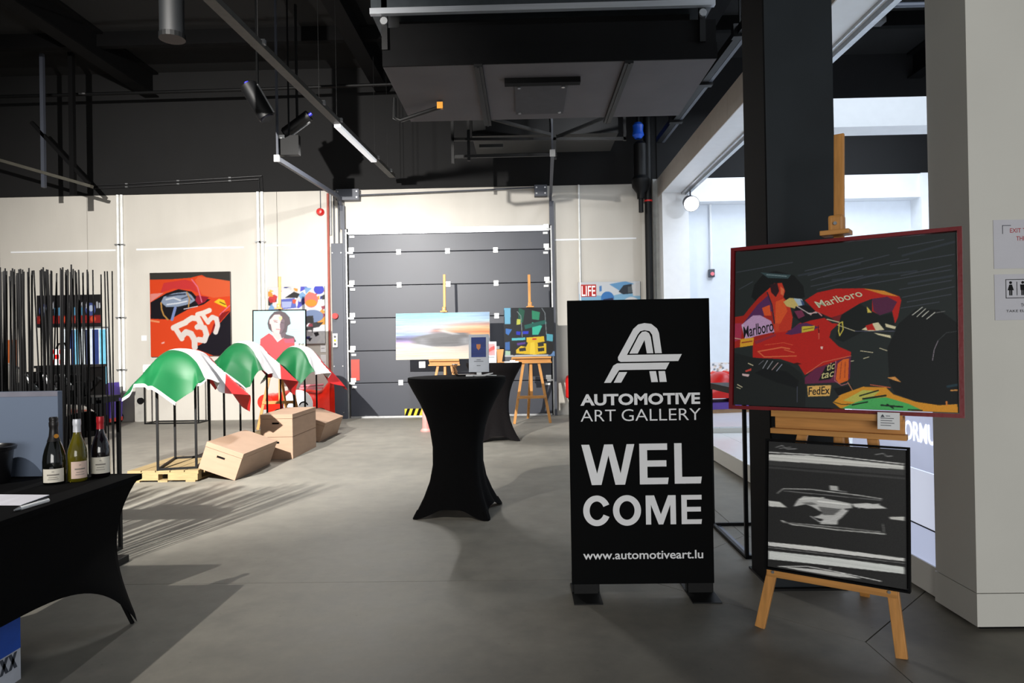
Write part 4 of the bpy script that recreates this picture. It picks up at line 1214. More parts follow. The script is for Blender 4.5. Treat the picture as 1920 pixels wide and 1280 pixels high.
ops += [('e', (238, 238, 242), 340, 260, 190, 210), ('p', (26, 26, 30), [(300, 190), (460, 90), (560, 130), (520, 200)]), ('p', (96, 110, 200), [(220, 220), (470, 200), (500, 370), (240, 390)]), ('p', (180, 190, 235), [(240, 260), (420, 260), (400, 360), (250, 370)]), ('p', (226, 90, 60), [(430, 220), (500, 230), (480, 300), (430, 290)]), ('e', (232, 120, 110), 760, 240, 120, 130), ('e', (250, 150, 30), 760, 290, 100, 60), ('e', (60, 70, 200), 900, 60, 90, 80),
        ('e', (120, 140, 180), 780, 520, 190, 110), ('p', (20, 20, 24), [(630, 520), (790, 510), (800, 640), (640, 640)]), ('p', (200, 196, 200), [(580, 760), (760, 760), (780, 860), (600, 880)]), ('l', (240, 240, 240), 40, [(900, 820), (990, 960)]), ('l', (240, 240, 240), 40, [(990, 830), (880, 980)])]
A = raster(110, 112, (230, 230, 235), ops, 0.99)
painting((-4.36, WY - 0.004, 1.435), 1.085, 1.095, A, 'colourful collage of racing helmets on the wall behind the portrait', depth=0.03)
ops = [('p', (150, 205, 240), [(0, 0), (1000, 0), (1000, 1000), (0, 1000)]), ('p', (240, 245, 250), [(0, 0), (1000, 0), (1000, 180), (500, 330), (0, 260)]), ('p', (246, 246, 250), [(0, 0), (20, 0), (20, 1000), (0, 1000)]), ('p', (120, 180, 230), [(500, 60), (760, 0), (900, 60), (700, 240)]),
       ('p', (220, 48, 44), [(35, 60), (290, 60), (290, 330), (35, 330)]), ('p', (50, 60, 70), [(650, 230), (730, 90), (860, 60), (900, 270), (720, 290)]), ('p', (100, 110, 115), [(800, 120), (870, 110), (880, 250), (800, 260)]), ('p', (240, 240, 240), [(860, 80), (990, 30), (1000, 330), (880, 330)]),
       ('e', (70, 140, 215), 470, 370, 105, 150), ('p', (230, 110, 70), [(390, 420), (560, 380), (590, 560), (520, 700), (400, 690)]), ('p', (40, 50, 90), [(400, 390), (560, 360), (560, 410), (400, 450)]), ('p', (60, 50, 50), [(470, 470), (560, 470), (550, 560), (470, 540)]), ('e', (246, 246, 246), 850, 560, 150, 210),
       ('p', (200, 230, 250), [(0, 700), (1000, 650), (1000, 1000), (0, 1000)]), ('l', (120, 160, 200), 10, [(60, 460), (200, 470)]), ('p', (90, 150, 220), [(340, 100), (380, 90), (380, 210), (340, 220)]),
       ('t', 'LIFE', (252, 250, 250), [(55, 310), (275, 310), (55, 85)]), ('t', '2', (24, 24, 28), [(800, 700), (880, 695), (800, 420)]), ('t', '1', (24, 24, 28), [(915, 692), (955, 690), (915, 415)])]
A = raster(120, 90, (150, 205, 240), ops, 1.4)
painting((1.605, WY - 0.004, 1.66), 1.17, 0.85, A, 'blue magazine cover print with white title on red, behind the welcome sign', depth=0.04, ops=ops, edge=M_grey)
ops = [('p', (20, 18, 22), [(0, 0), (1000, 0), (1000, 1000), (0, 1000)]), ('p', (150, 30, 28), [(0, 640), (1000, 640), (1000, 880), (0, 880)])]
for x in (90, 180, 420, 520, 640, 880):
    ops.append(('e', (224, 84, 50), x, 760, 44, 90))
for x, y in ((120, 480), (840, 460)):
    ops += [('e', (70, 84, 150), x, y, 80, 200), ('e', (190, 205, 235), x + 10, y - 30, 34, 100)]
for x in (60, 240, 300, 480, 700, 770, 930, 970):
    ops.append(('p', (206, 210, 220), [(x, 200 + x % 130), (x + 26, 180 + x % 110), (x + 30, 420), (x + 5, 440)]))
for x in (280, 340, 580, 620, 700):
    ops.append(('p', (96, 170, 215), [(x, 400), (x + 30, 380), (x + 30, 640), (x, 640)]))
A = raster(110, 60, (20, 18, 22), ops, 2.0)
painting((-8.77, WY - 0.004, 1.84), 1.24, 0.615, A, 'wide dark picture with red cars behind the black rods', depth=0.03)
ob = thing('orange_board', (-9.93, WY - 0.03, 0.95), 'narrow orange-brown board on the wall at the left edge', 'board')
MB().box(-0.13, 0.13, 0, 0.02, 0, 0.66).build('board', mat('orange_brown', (176, 92, 44), 0.6), ob)
MB().box(-0.13, 0.13, -0.008, 0, -0.02, 0.02).build('ledge', M_black, ob)
for (x, z, lab) in ((-7.33, 1.60, 'small white label left of the 535 print'),):
    t = thing('wall_label', (x, WY - 0.002, z), lab, 'label')
    MB().box(-0.05, 0.05, -0.004, 0, -0.05, 0.05).build('card', M_white, t)
for (z0, z1, lab) in ((1.27, 1.41, 'upper small white label below the helmet collage'), (0.93, 1.22, 'lower tall white label below the helmet collage')):
    t = thing('wall_label', (-3.87, WY - 0.002, z0), lab, 'label', group='wall labels by the collage')
    MB().box(-0.05, 0.05, -0.004, 0, 0, z1 - z0).build('card', M_white, t)
    MB().box(-0.035, 0.03, -0.005, -0.004, (z1 - z0) * 0.5, (z1 - z0) * 0.5 + 0.008).build('text_line', M_grey, t)


# ================================================================== WELCOME SIGN
sg = thing('welcome_sign', (0.23, 3.77, 0), 'black free-standing welcome sign with silver lettering', 'sign')
SW, SZ0, SZ1 = 0.765, 0.055, 1.59
MB().box(0, SW, -0.012, 0.012, SZ0, SZ1).build('panel', mat('sign_black', (8, 9, 10), 0.7, var=0.06, spec=0.06), sg, bevel=0.002)
M_let = mat('silver_lettering', (232, 233, 236), 0.5, 0.0, var=0.03)
for x in (0.0, SW - 0.15):
    MB().box(x, x + 0.15, -0.16, 0.16, 0, 0.006).box(x, x + 0.15, 0.012, 0.02, 0, 0.12).box(x + 0.01, x + 0.14, -0.012, 0.012, 0.005, 0.056).build('foot', M_black, sg)


def sg_map(zx, zy, ox, oy, s):
    px, py = ox + zx / s, oy + zy / s
    return ((px - 1067) * 0.765 / 267.0, 1.589 - (py - 562) * 1.535 / 532.0)


def sign_poly(pts, ox, oy, s, name='letter', holes=None):
    q = [sg_map(x, y, ox, oy, s) for x, y in pts]
    MB().prism(q, -0.0145, -0.0123).build(name, M_let, sg, tri=True)


def sign_ring(cx, cy, rx, ry, w, a0, a1, ox, oy, s):
    n = 40
    P0, P1 = [], []
    for i in range(n + 1):
        a = R(a0 + (a1 - a0) * i / n)
        P0.append(sg_map(cx + rx * math.cos(a), cy + ry * math.sin(a), ox, oy, s))
        P1.append(sg_map(cx + (rx - w) * math.cos(a), cy + (ry - w * 0.92) * math.sin(a), ox, oy, s))
    b = MB()
    b.grid([[(p[0], -0.0145, p[1]) for p in P0], [(p[0], -0.0145, p[1]) for p in P1]])
    b.build('letter', M_let, sg, solid=0.001)


Wd = (1050, 820, 4.129)
sign_poly([(160, 50), (222, 50), (280, 275), (338, 50), (405, 50), (462, 275), (512, 50), (572, 50), (495, 362), (420, 362), (370, 135), (312, 362), (237, 362)], *Wd)
sign_poly([(610, 48), (826, 48), (826, 98), (670, 98), (670, 178), (818, 178), (818, 226), (670, 226), (670, 312), (834, 312), (826, 362), (610, 362)], *Wd)
sign_poly([(880, 48), (938, 48), (938, 308), (1090, 308), (1082, 360), (880, 360)], *Wd)
sign_ring(272, 561, 106, 118, 50, 24, 336, *Wd)
sign_ring(506, 561, 109, 118, 50, 0, 360, *Wd)
sign_poly([(652, 448), (718, 448), (768, 595), (826, 448), (885, 448), (885, 672), (842, 672), (842, 520), (785, 672), (750, 672), (692, 520), (692, 672), (652, 672)], *Wd)
sign_poly([(928, 448), (1085, 448), (1085, 484), (970, 484), (970, 540), (1078, 540), (1078, 576), (970, 576), (970, 636), (1085, 636), (1080, 672), (928, 672)], *Wd)
Lg = (1050, 550, 4.267)
for pts in ([(472, 510), (600, 285), (640, 250), (690, 240), (745, 248), (790, 285), (805, 320), (825, 482), (770, 482), (750, 335), (730, 305), (690, 297), (655, 305), (635, 330), (545, 492), (985, 492), (955, 547), (495, 547), (475, 535)],
            [(565, 482), (645, 335), (670, 310), (700, 306), (725, 320), (738, 350), (757, 482), (705, 482), (688, 375), (632, 482)],
            [(358, 712), (435, 575), (465, 558), (885, 558), (855, 612), (480, 612), (412, 712)],
            [(435, 712), (480, 628), (545, 628), (495, 712)], [(722, 625), (775, 625), (790, 712), (737, 712)], [(795, 625), (848, 625), (860, 712), (803, 712)]):
    sign_poly(pts, *Lg, name='logo_piece')
x0, z1 = sg_map(165, 800, *Lg)
x1, z0 = sg_map(1125, 893, *Lg)
lettering('lettering', 'AUTOMOTIVE', x0, x1, z0, z1, -0.0125, M_let, sg, bold=0.035)
x0, z1 = sg_map(165, 925, *Lg)
x1, z0 = sg_map(1128, 1020, *Lg)
lettering('lettering', 'ART', x0, x0 + (x1 - x0) * 0.293, z0 + 0.001, z1 - 0.001, -0.0125, M_let, sg, bold=-0.006)
lettering('lettering', 'GALLERY', x0 + (x1 - x0) * 0.342, x1, z0, z1, -0.0125, M_let, sg, bold=-0.006)
x0, z1 = sg_map(160, 872, *Wd)
x1, z0 = sg_map(1090, 938, *Wd)
lettering('lettering', 'www.automotiveart.lu', x0, x1, z0, z1, -0.0125, M_let, sg, bold=0.014)

# notices on the right panel wall
def notice(z0, z1, label):
    t = thing('wall_notice', (2.166, 3.238, z0), label, 'notice')
    MB().box(0, 0.297, -0.0015, 0, 0, z1 - z0).build('sheet', mat('laminated_paper', (206, 206, 214), 0.18, var=0.02, bump=0.3, bscale=9), t)
    return t


n1 = notice(1.668, 1.893, 'upper laminated notice with red capitals on the grey panel wall')
M_nred = mat('notice_red', (176, 52, 60), 0.6)
for s, xa, xb, z in (('EXIT T', 0.075, 0.148, 0.165), ('THE', 0.103, 0.145, 0.128)):
    lettering('lettering', s, xa, xb, z, z + 0.020, -0.0022, M_nred, n1, bold=0.006)
MB().box(0.04, 0.043, -0.0022, -0.0016, 0.16, 0.20).box(0.04, 0.08, -0.0022, -0.0016, 0.197, 0.20).build('corner_mark', M_grey, n1)
n2 = notice(1.431, 1.642, 'lower paper notice with toilet pictogram on the grey panel wall')
MB().box(0.050, 0.245, -0.0022, -0.0016, 0.185, 0.188).box(0.050, 0.053, -0.0022, -0.0016, 0.10, 0.188).box(0.050, 0.245, -0.0022, -0.0016, 0.10, 0.103).box(0.242, 0.245, -0.0022, -0.0016, 0.10, 0.188).build('pictogram_border', M_black, n2)
for cx, skirt in ((0.073, True), (0.128, False), (0.185, True)):
    b = MB()
    b.cyl((cx, -0.0024, 0.172), (cx, -0.0016, 0.172), 0.0065, seg=14)
    if skirt:
        b.prism([(cx - 0.006, 0.163), (cx + 0.006, 0.163), (cx + 0.014, 0.137), (cx - 0.014, 0.137)], -0.0024, -0.0016)
    else:
        b.prism([(cx - 0.012, 0.163), (cx + 0.012, 0.163), (cx + 0.010, 0.137), (cx - 0.010, 0.137)], -0.0024, -0.0016)
    b.box(cx - 0.007, cx - 0.001, -0.0024, -0.0016, 0.113, 0.137).box(cx + 0.001, cx + 0.007, -0.0024, -0.0016, 0.113, 0.137)
    b.build('pictogram_figure', M_black, n2)
MB().box(0.100, 0.103, -0.0022, -0.0016, 0.113, 0.176).build('pictogram_bar', M_black, n2)
lettering('lettering', 'TO', 0.118, 0.143, 0.060, 0.076, -0.0022, M_black, n2, bold=0.004)
lettering('lettering', 'TAKE ELEV', 0.050, 0.160, 0.036, 0.047, -0.0022, M_black, n2, bold=0.004)

# ================================================================== COCKTAIL TABLES
def cocktail_table(loc, rz, label, m):
    t = thing('cocktail_table', loc, label, 'table', rz=rz, group='covered cocktail tables')
    prof = [(0.0, 0.400, 0.400), (0.03, 0.402, 0.402), (0.10, 0.365, 0.365), (0.20, 0.310, 0.305), (0.30, 0.268, 0.255), (0.40, 0.240, 0.222), (0.52, 0.225, 0.200), (0.65, 0.232, 0.195), (0.76, 0.265, 0.205), (0.86, 0.320, 0.225), (0.94, 0.375, 0.255), (1.0, 0.425, 0.290)]
    n = 96
    rows = []
    for (tt, rf, re) in prof:
        row = []
        for i in range(n + 1):
            a = 2 * math.pi * i / n
            c = abs(math.cos(2 * (a - math.pi / 4)))
            c = c ** (0.6 + 3.2 * tt * tt)
            r = re + (rf - re) * (abs(math.cos(2 * (a - math.pi / 4))) ** (1 + 9 * tt * tt) if math.cos(4 * (a - math.pi / 4)) > -2 else 0)
            foot = max(0.0, math.cos(4 * (a - math.pi / 4)))
            hem = 0.075 * (1 - (0.5 + 0.5 * math.cos(4 * (a - math.pi / 4))) ** 2.2)
            # the two waves of cos(2a) mark four feet
            z = 1.1 + (hem - 1.1) * tt
            row.append((r * math.cos(a), r * math.sin(a), z))
        rows.append(row)
    MB().grid(rows).build('stretch_cover', m, t, smooth=True, angle=60)
    MB().lathe([(0.0, 1.102), (0.385, 1.102), (0.399, 1.098), (0.402, 1.08)], 64).build('table_top', m, t, smooth=True, angle=60)
    for k in range(4):
        a = math.pi / 4 + k * math.pi / 2
        MB().cyl((0.405 * math.cos(a), 0.405 * math.sin(a), 0), (0.37 * math.cos(a), 0.37 * math.sin(a), 0.06), 0.022, 0.018, seg=10).build('foot_pocket', m, t)
    MB().cyl((0, 0, 0.05), (0, 0, 1.08), 0.03, seg=12).build('pole', M_silver, t)
    return t


cocktail_table((-0.565, 5.68, 0), R(-8), 'black covered cocktail table in the middle of the hall', M_cloth)
cocktail_table((-0.455, 9.95, 0), R(12), 'black covered cocktail table behind the first, in front of the door', M_clothb)

# things on the cocktail tables
kb = thing('info_display', (-0.39, 5.76, 1.102), 'white upright display with a blue screen on the front cocktail table', 'display', rz=R(-6), rx=R(-4))
MB().box(-0.084, 0.084, -0.012, 0.012, 0.03, 0.345).build('housing', mat('pale_grey_plastic', (190, 196, 206), 0.45), kb, bevel=0.004)
sc_ = MB().box(-0.062, 0.062, -0.0145, -0.0122, 0.155, 0.320).build('screen', mat('blue_screen', (30, 52, 120), 0.25, var=0.5, scale=5, stretch=(1, 1, 3)), kb)
MB().prism([(-0.018, 0.262), (0.018, 0.262), (0.017, 0.232), (0.0, 0.212), (-0.017, 0.232)], -0.0165, -0.0147).build('emblem', mat('emblem_orange', (200, 120, 60), 0.5), sc_)
b = MB()
for z, w in ((0.130, 0.018), (0.118, 0.04), (0.082, 0.016)):
    b.box(-w, w, -0.0135, -0.0122, z, z + 0.004)
b.build('text_line', M_grey, kb)
MB().box(-0.06, 0.06, -0.05, 0.06, 0, 0.008).box(-0.02, 0.02, 0.0, 0.012, 0.006, 0.05).build('stand', M_silver, kb)
cb_ = thing('white_cable', (-0.33, 5.62, 1.103), 'white charging cable coiled beside the display', 'cable', rz=0.0)
MB().tube([(-0.1 + 0.0, 0.05, 0.004), (-0.06, 0.0, 0.004), (0.0, -0.03, 0.006), (0.06, 0.0, 0.025), (0.03, 0.05, 0.02), (-0.03, 0.04, 0.006), (0.02, -0.01, 0.008), (0.09, 0.02, 0.005)], 0.004, 8).build('cord', M_white, cb_, smooth=True)
MB().box(-0.16, -0.10, 0.02, 0.06, 0, 0.012).build('plug', M_white, cb_, bevel=0.003)
ky = thing('key_bunch', (-0.60, 5.86, 1.102), 'small bronze tangle of keys standing on the front cocktail table', 'keys')
b = MB()
for k in range(9):
    a = k * 0.7
    b.bar((0.03 * math.cos(a), 0.03 * math.sin(a), 0.0 + 0.004 * k), (-0.02 * math.cos(a * 1.3), 0.02 * math.sin(a), 0.085 + 0.006 * (k % 3)), 0.012, 0.004)
b.build('key', mat('bronze', (150, 104, 62), 0.4, 0.5), ky)
MB().lathe([(0.022 + 0.004 * math.cos(q), 0.095 + 0.004 * math.sin(q)) for q in np.linspace(0, 6.283, 9)], 16).build('ring', M_silver, ky)
pt_ = thing('phone', (-0.50, 5.80, 1.102), 'flat black phone lying behind the display', 'phone', rz=R(20))
MB().box(-0.08, 0.08, -0.04, 0.04, 0, 0.012).build('body', M_blackm, pt_, bevel=0.003)
MB().box(-0.072, 0.072, -0.035, 0.035, 0.012, 0.0125).build('glass', mat('dark_glass', (20, 20, 26), 0.1), pt_)
fp = thing('small_framed_photo', (-0.50, 9.75, 1.102), 'small white framed photo of a red car on the rear cocktail table', 'photo', rx=R(-8))
MB().box(-0.09, 0.09, -0.008, 0.008, 0, 0.30).build('mount', M_white, fp)
MB().box(-0.065, 0.068, -0.010, -0.0085, 0.105, 0.27).build('photo', mat('pale_pink_print', (222, 130, 134), 0.5, var=0.35, scale=9), fp)
MB().prism([(-0.06, 0.14), (0.01, 0.22), (0.065, 0.24), (0.065, 0.19), (0.0, 0.16)], -0.0115, -0.0103).build('car_shape', M_red, fp)
MB().box(-0.05, 0.06, -0.010, -0.0085, 0.075, 0.082).build('text_line', M_grey, fp)
MB().bar((0, 0.008, 0.2), (0, 0.11, 0.02), 0.03, 0.004).build('strut', M_white, fp)
wh = thing('wooden_card_holder', (-0.355, 9.80, 1.102), 'small wooden card holder on the rear cocktail table', 'holder')
MB().prism([(-0.05, 0.0), (0.02, 0.0), (0.05, 0.19), (-0.05, 0.19)], -0.02, 0.02).build('block', M_wood, wh, bevel=0.004)
MB().box(-0.06, 0.05, -0.03, 0.03, 0, 0.012).build('base', M_wood, wh)
lf = thing('leaflet_stack', (-0.20, 9.74, 1.102), 'low stack of white leaflets on the rear cocktail table', 'leaflets')
for k in range(3):
    MB().box(-0.1, 0.1, -0.06, 0.06, k * 0.006, k * 0.006 + 0.005, Matrix.Rotation(R(4 * k), 4, 'Z')).build('leaflet', M_white, lf)

# ================================================================== DRINKS TABLE AT LEFT
TX0, TX1, TY0, TY1, TZ = -2.72, -1.945, 1.60, 3.47, 0.74
tb = thing('drinks_table', ((TX0 + TX1) / 2, (TY0 + TY1) / 2, 0), 'long table under a black stretch cover at the left edge', 'table')
hx, hy = (TX1 - TX0) / 2, (TY1 - TY0) / 2
rows = []
per = []
NL, NS = 40, 20
for i in range(NL):
    per.append((hx, -hy + 2 * hy * i / NL, 'L', i / NL))
for i in range(NS):
    per.append((hx - 2 * hx * i / NS, hy, 'S', i / NS))
for i in range(NL):
    per.append((-hx, hy - 2 * hy * i / NL, 'L', i / NL))
for i in range(NS):
    per.append((-hx + 2 * hx * i / NS, -hy, 'S', i / NS))
per.append(per[0])
for j in range(17):
    t_ = j / 16
    row = []
    for (x, y, side, u) in per:
        arch = (0.34 if side == 'L' else 0.24) * (1 - (2 * abs(u - 0.5)) ** 3.2)
        z = TZ + (arch - TZ) * t_
        # the stretch cloth is drawn in between the table edge and the feet
        pin = 0.075 * math.sin(math.pi * min(1, t_ * 1.02) ** 0.8) * (0.35 + 0.65 * (2 * abs(u - 0.5)) ** 2) + 0.025 * t_
        sx = x - math.copysign(pin, x) * (1.0 if abs(abs(x) - hx) < 1e-6 else abs(x) / hx)
        sy = y - math.copysign(pin, y) * (1.0 if abs(abs(y) - hy) < 1e-6 else abs(y) / hy)
        row.append((sx, sy, z))
    rows.append(row)
MB().grid(rows).build('stretch_cover', M_cloth, tb, smooth=True, angle=50)
MB().box(-hx, hx, -hy, hy, TZ - 0.03, TZ).build('table_top', M_cloth, tb, bevel=0.008)
for sx in (-1, 1):
    for sy in (-1, 1):
        MB().tube([(sx * (hx - 0.04), sy * (hy - 0.04), 0), (sx * (hx - 0.085), sy * (hy - 0.085), 0.16), (sx * (hx - 0.125), sy * (hy - 0.125), 0.36), (sx * (hx - 0.08), sy * (hy - 0.08), TZ - 0.04)], 0.010, 8).build('leg', M_blackm, tb)


def bottle(loc, label, prof, glass, foil, foil_z, lab_z, lab_col, lab_a, rz, top=None, ttext=None):
    t = thing('wine_bottle', loc, label, 'bottle', rz=rz, group='wine bottles on the drinks table')
    MB().lathe(prof, 32).build('glass_body', glass, t, smooth=True, angle=50)
    fr = [(r * 1.03 + 0.0006, z) for r, z in prof if z >= foil_z - 1e-6]
    MB().lathe(fr, 32).build('foil_capsule', foil, t, smooth=True, angle=50)
    rmax = max(p[0] for p in prof)
    lb = MB().lathe([(rmax + 0.0006, lab_z[0]), (rmax + 0.0006, lab_z[1])], 20, None, R(-90 - lab_a), R(-90 + lab_a)).build('paper_label', lab_col, t, smooth=True)
    b = MB()
    for k, (w, zf) in enumerate(((6, 0.78), (30, 0.52), (22, 0.36), (26, 0.22))):
        z = lab_z[0] + (lab_z[1] - lab_z[0]) * zf
        b.lathe([(rmax + 0.0012, z), (rmax + 0.0012, z + (0.006 if k == 1 else 0.0025))], 10, None, R(-90 - w), R(-90 + w))
    b.build('label_print', mat('label_ink', (130, 124, 116), 0.7), lb)
    return t


M_gdark = mat('dark_bottle_glass', (10, 12, 10), 0.06, var=0.1, coat=0.6)
M_gred = mat('red_wine_glass', (14, 8, 14), 0.06, var=0.1, coat=0.6)
M_ggreen = mat('olive_bottle_glass', (104, 96, 22), 0.06, var=0.25, scale=9, coat=0.6, trans=0.35, ior=1.3)
M_lab = mat('cream_label', (224, 218, 204), 0.7, var=0.02)
M_labp = mat('pinkish_label', (216, 190, 176), 0.7, var=0.02)
burg = [(0.0, 0.0), (0.036, 0.0), (0.042, 0.006), (0.042, 0.13), (0.039, 0.155), (0.030, 0.185), (0.020, 0.212), (0.0155, 0.235), (0.0150, 0.262), (0.0158, 0.268), (0.0165, 0.272), (0.0165, 0.285), (0.0155, 0.297), (0.0, 0.297)]
champ = [(0.0, 0.0), (0.042, 0.0), (0.0475, 0.008), (0.0475, 0.105), (0.045, 0.135), (0.037, 0.170), (0.027, 0.200), (0.0195, 0.225), (0.0175, 0.245), (0.0165, 0.262), (0.0185, 0.272), (0.0190, 0.288), (0.0165, 0.293), (0.0180, 0.300), (0.0180, 0.308), (0.0150, 0.314), (0.0, 0.315)]
b1 = bottle((-2.235, 3.235, TZ), 'dark sparkling wine bottle with black foil, leftmost on the table', champ, M_gdark, mat('black_foil', (30, 28, 28), 0.35, 0.3), 0.20, (0.012, 0.075), M_lab, 58, R(28))
MB().cyl((0.012, -0.019, 0.225), (0.0125, -0.0215, 0.225), 0.010, seg=14).build('foil_emblem', mat('brass', (190, 150, 90), 0.35, 0.6), b1)
bottle((-2.160, 3.290, TZ), 'olive-green wine bottle with white cap, middle of the three', burg, M_ggreen, mat('white_foil', (206, 208, 216), 0.35, 0.2), 0.235, (0.018, 0.098), M_labp, 52, R(48))
bottle((-2.118, 3.405, TZ), 'dark red wine bottle with red capsule, rightmost of the three', burg, M_gred, mat('red_foil', (168, 28, 36), 0.35, 0.2), 0.235, (0.020, 0.100), M_lab, 66, R(30))
bu = thing('ice_bucket', (-2.565, 3.26, TZ), 'black ice bucket at the left end of the drinks table', 'bucket')
MB().lathe([(0.0, 0.0), (0.075, 0.0), (0.08, 0.006), (0.097, 0.155), (0.107, 0.158), (0.109, 0.172), (0.100, 0.172), (0.090, 0.150), (0.072, 0.012), (0.0, 0.010)], 40).build('shell', mat('black_plastic', (18, 18, 20), 0.3), bu, smooth=True, angle=40)
MB().lathe([(0.109, 0.168), (0.111, 0.174), (0.104, 0.178), (0.100, 0.172)], 40).build('rim', mat('black_plastic', (18, 18, 20), 0.3), bu, smooth=True)
gp = thing('grey_display_board', (-2.66, 3.435, TZ), 'blue-grey board standing upright on the drinks table', 'board')
MB().box(-0.40, 0.318, -0.012, 0.024, 0, 0.425).build('board', mat('blue_grey_board', (104, 117, 138), 0.6, var=0.03, scale=2), gp, bevel=0.003)
MB().box(-0.40, 0.318, -0.013, -0.0122, 0.40, 0.425).build('top_edge_band', mat('pale_mauve_band', (122, 122, 134), 0.6), gp)
pp = thing('paper_sheet', (-2.17, 2.88, TZ), 'white paper sheet lying on the black drinks table', 'paper')
MB().add([(-0.14, 0.105, 0.001), (0.10, 0.082, 0.001), (0.115, -0.105, 0.001), (-0.13, -0.09, 0.001), (-0.14, 0.105, 0.004), (0.10, 0.082, 0.004), (0.115, -0.105, 0.004), (-0.13, -0.09, 0.004)], [(0, 1, 2, 3), (7, 6, 5, 4), (0, 4, 5, 1), (1, 5, 6, 2), (2, 6, 7, 3), (3, 7, 4, 0)]).build('sheet', mat('paper_white', (226, 226, 236), 0.7, var=0.01), pp)
pn = thing('pen', (-1.992, 2.75, TZ + 0.008), 'silver-white pen lying beside the paper sheet', 'pen')
MB().cyl((0.006, 0.085, 0), (-0.006, -0.06, 0), 0.008, seg=10).build('barrel', M_white, pn, smooth=True)
MB().cyl((-0.006, -0.06, 0), (-0.0075, -0.088, 0), 0.008, 0.003, seg=10).build('tip', M_silver, pn, smooth=True)
MB().bar((0.006, 0.08, 0.009), (0.001, 0.03, 0.009), 0.004, 0.002).build('clip', M_silver, pn)
# blue and white carton under the table
ct = thing('blue_carton', (-2.29, 2.70, 0), 'blue and white carton standing under the drinks table', 'carton')
MB().box(-0.16, 0.16, -0.16, 0.16, 0.0, 0.13).build('lower_band', mat('carton_white', (196, 200, 210), 0.6), ct)
MB().box(-0.1605, 0.1605, -0.1605, 0.1605, 0.13, 0.33).build('upper_band', mat('carton_blue', (30, 84, 190), 0.5, var=0.15), ct)
b = MB()
for k in range(6):
    y = -0.15 + k * 0.048
    b.add([(0.161, y, 0.06), (0.161, y + 0.018, 0.06), (0.161, y + 0.05, 0.125), (0.161, y + 0.032, 0.125)], [(0, 1, 2, 3)])
    b.add([(0.161, y + 0.032, 0.06), (0.161, y + 0.05, 0.06), (0.161, y + 0.018, 0.125), (0.161, y, 0.125)], [(0, 1, 2, 3)])
b.build('lattice_print', M_grey, ct)

# ================================================================== BLACK ROD SCREEN
rs = thing('rod_screen', (-3.1, 4.27, 0), 'room divider of many thin black rods on a flat base', 'room divider')
MB().box(-0.95, 0.515, -0.17, 0.17, 0, 0.045).build('base_plate', M_black, rs, bevel=0.004)
rod_me = MB().cyl((0, 0, 0), (0, 0, 1.83), 0.0046, seg=6).mesh('rod', smooth=True)
rod_me.materials.append(M_blackm)
rx_ = random.Random(2)
for k in range(165):
    o = link_mesh('rod', rod_me, None, rs)
    x = rx_.uniform(-0.93, 0.385)
    if x < -0.35 and rx_.random() < 0.35:
        x = rx_.uniform(-0.3, 0.38)
    o.location = (x, rx_.uniform(-0.15, 0.15), 0.04)
    o.rotation_euler = (rx_.gauss(0, 0.008), rx_.gauss(0, 0.014), 0)
    o.scale = (1, 1, rx_.uniform(0.985, 1.012))
for x, a in ((0.475, -0.018), (0.463, 0.006), (0.44, -0.008)):
    o = link_mesh('rod', rod_me, None, rs)
    o.location = (x, 0.1, 0.04)
    o.rotation_euler = (0, a, 0)


def frame_plinth(loc, rz, label, w, d, h, top=None, tube=0.022, group='black frame plinths', flat=None):
    t = thing('frame_plinth', loc, label, 'plinth', rz=rz, group=group)
    a, c, s = w / 2 - tube / 2, d / 2 - tube / 2, tube / 2
    for sx in (-1, 1):
        for sy in (-1, 1):
            MB().box(sx * a - s, sx * a + s, sy * c - s, sy * c + s, 0, h - tube).build('leg', M_black, t)
    for z in (0.0, h - tube):
        b = MB()
        b.box(-a + s, a - s, -c - s, -c + s, z, z + tube).box(-a + s, a - s, c - s, c + s, z, z + tube)
        b.box(-a - s, -a + s, -c + s, c - s, z, z + tube).box(a - s, a + s, -c + s, c - s, z, z + tube)
        b.build('base_frame' if z == 0 else 'top_frame', M_black, t)
    if flat:
        MB().box(-a - s, -a + flat, -d / 2, d / 2, 0, 0.006).build('base_strip', flat_m, t)
    if top is not None:
        MB().box(-w / 2, w / 2, -d / 2, d / 2, h, h + 0.02).build('top_board', top, t)
    return t


flat_m = mat('blue_grey_steel', (70, 76, 92), 0.35, 0.5)
frame_plinth((-3.19, 4.60, 0), 0, 'black frame plinth right behind the rod screen', 0.80, 0.24, 1.04, top=M_black)
sc1 = thing('dark_model_engine', (-3.16, 4.60, 1.06), 'dark model engine on the plinth behind the rods', 'model')
b = MB()
b.box(-0.25, 0.2, -0.07, 0.07, 0.0, 0.10).box(-0.2, -0.05, -0.06, 0.06, 0.1, 0.17).box(0.02, 0.15, -0.06, 0.06, 0.1, 0.15)
b.build('block', M_blackm, sc1, bevel=0.01)
for x in (-0.15, -0.03, 0.09):
    MB().tube([(x, -0.06, 0.12), (x + 0.02, -0.10, 0.15), (x + 0.06, -0.11, 0.10), (x + 0.1, -0.1, 0.05)], 0.014, 8).build('exhaust_pipe', M_silver, sc1, smooth=True)
MB().bar((0.20, 0, 0.02), (0.30, 0, 0.12), 0.03, 0.03).build('lever', M_blackm, sc1)
frame_plinth((1.535, 4.74, 0), 0, 'black frame plinth between the welcome sign and the column', 0.38, 0.80, 1.03, top=M_black, flat=0.05)

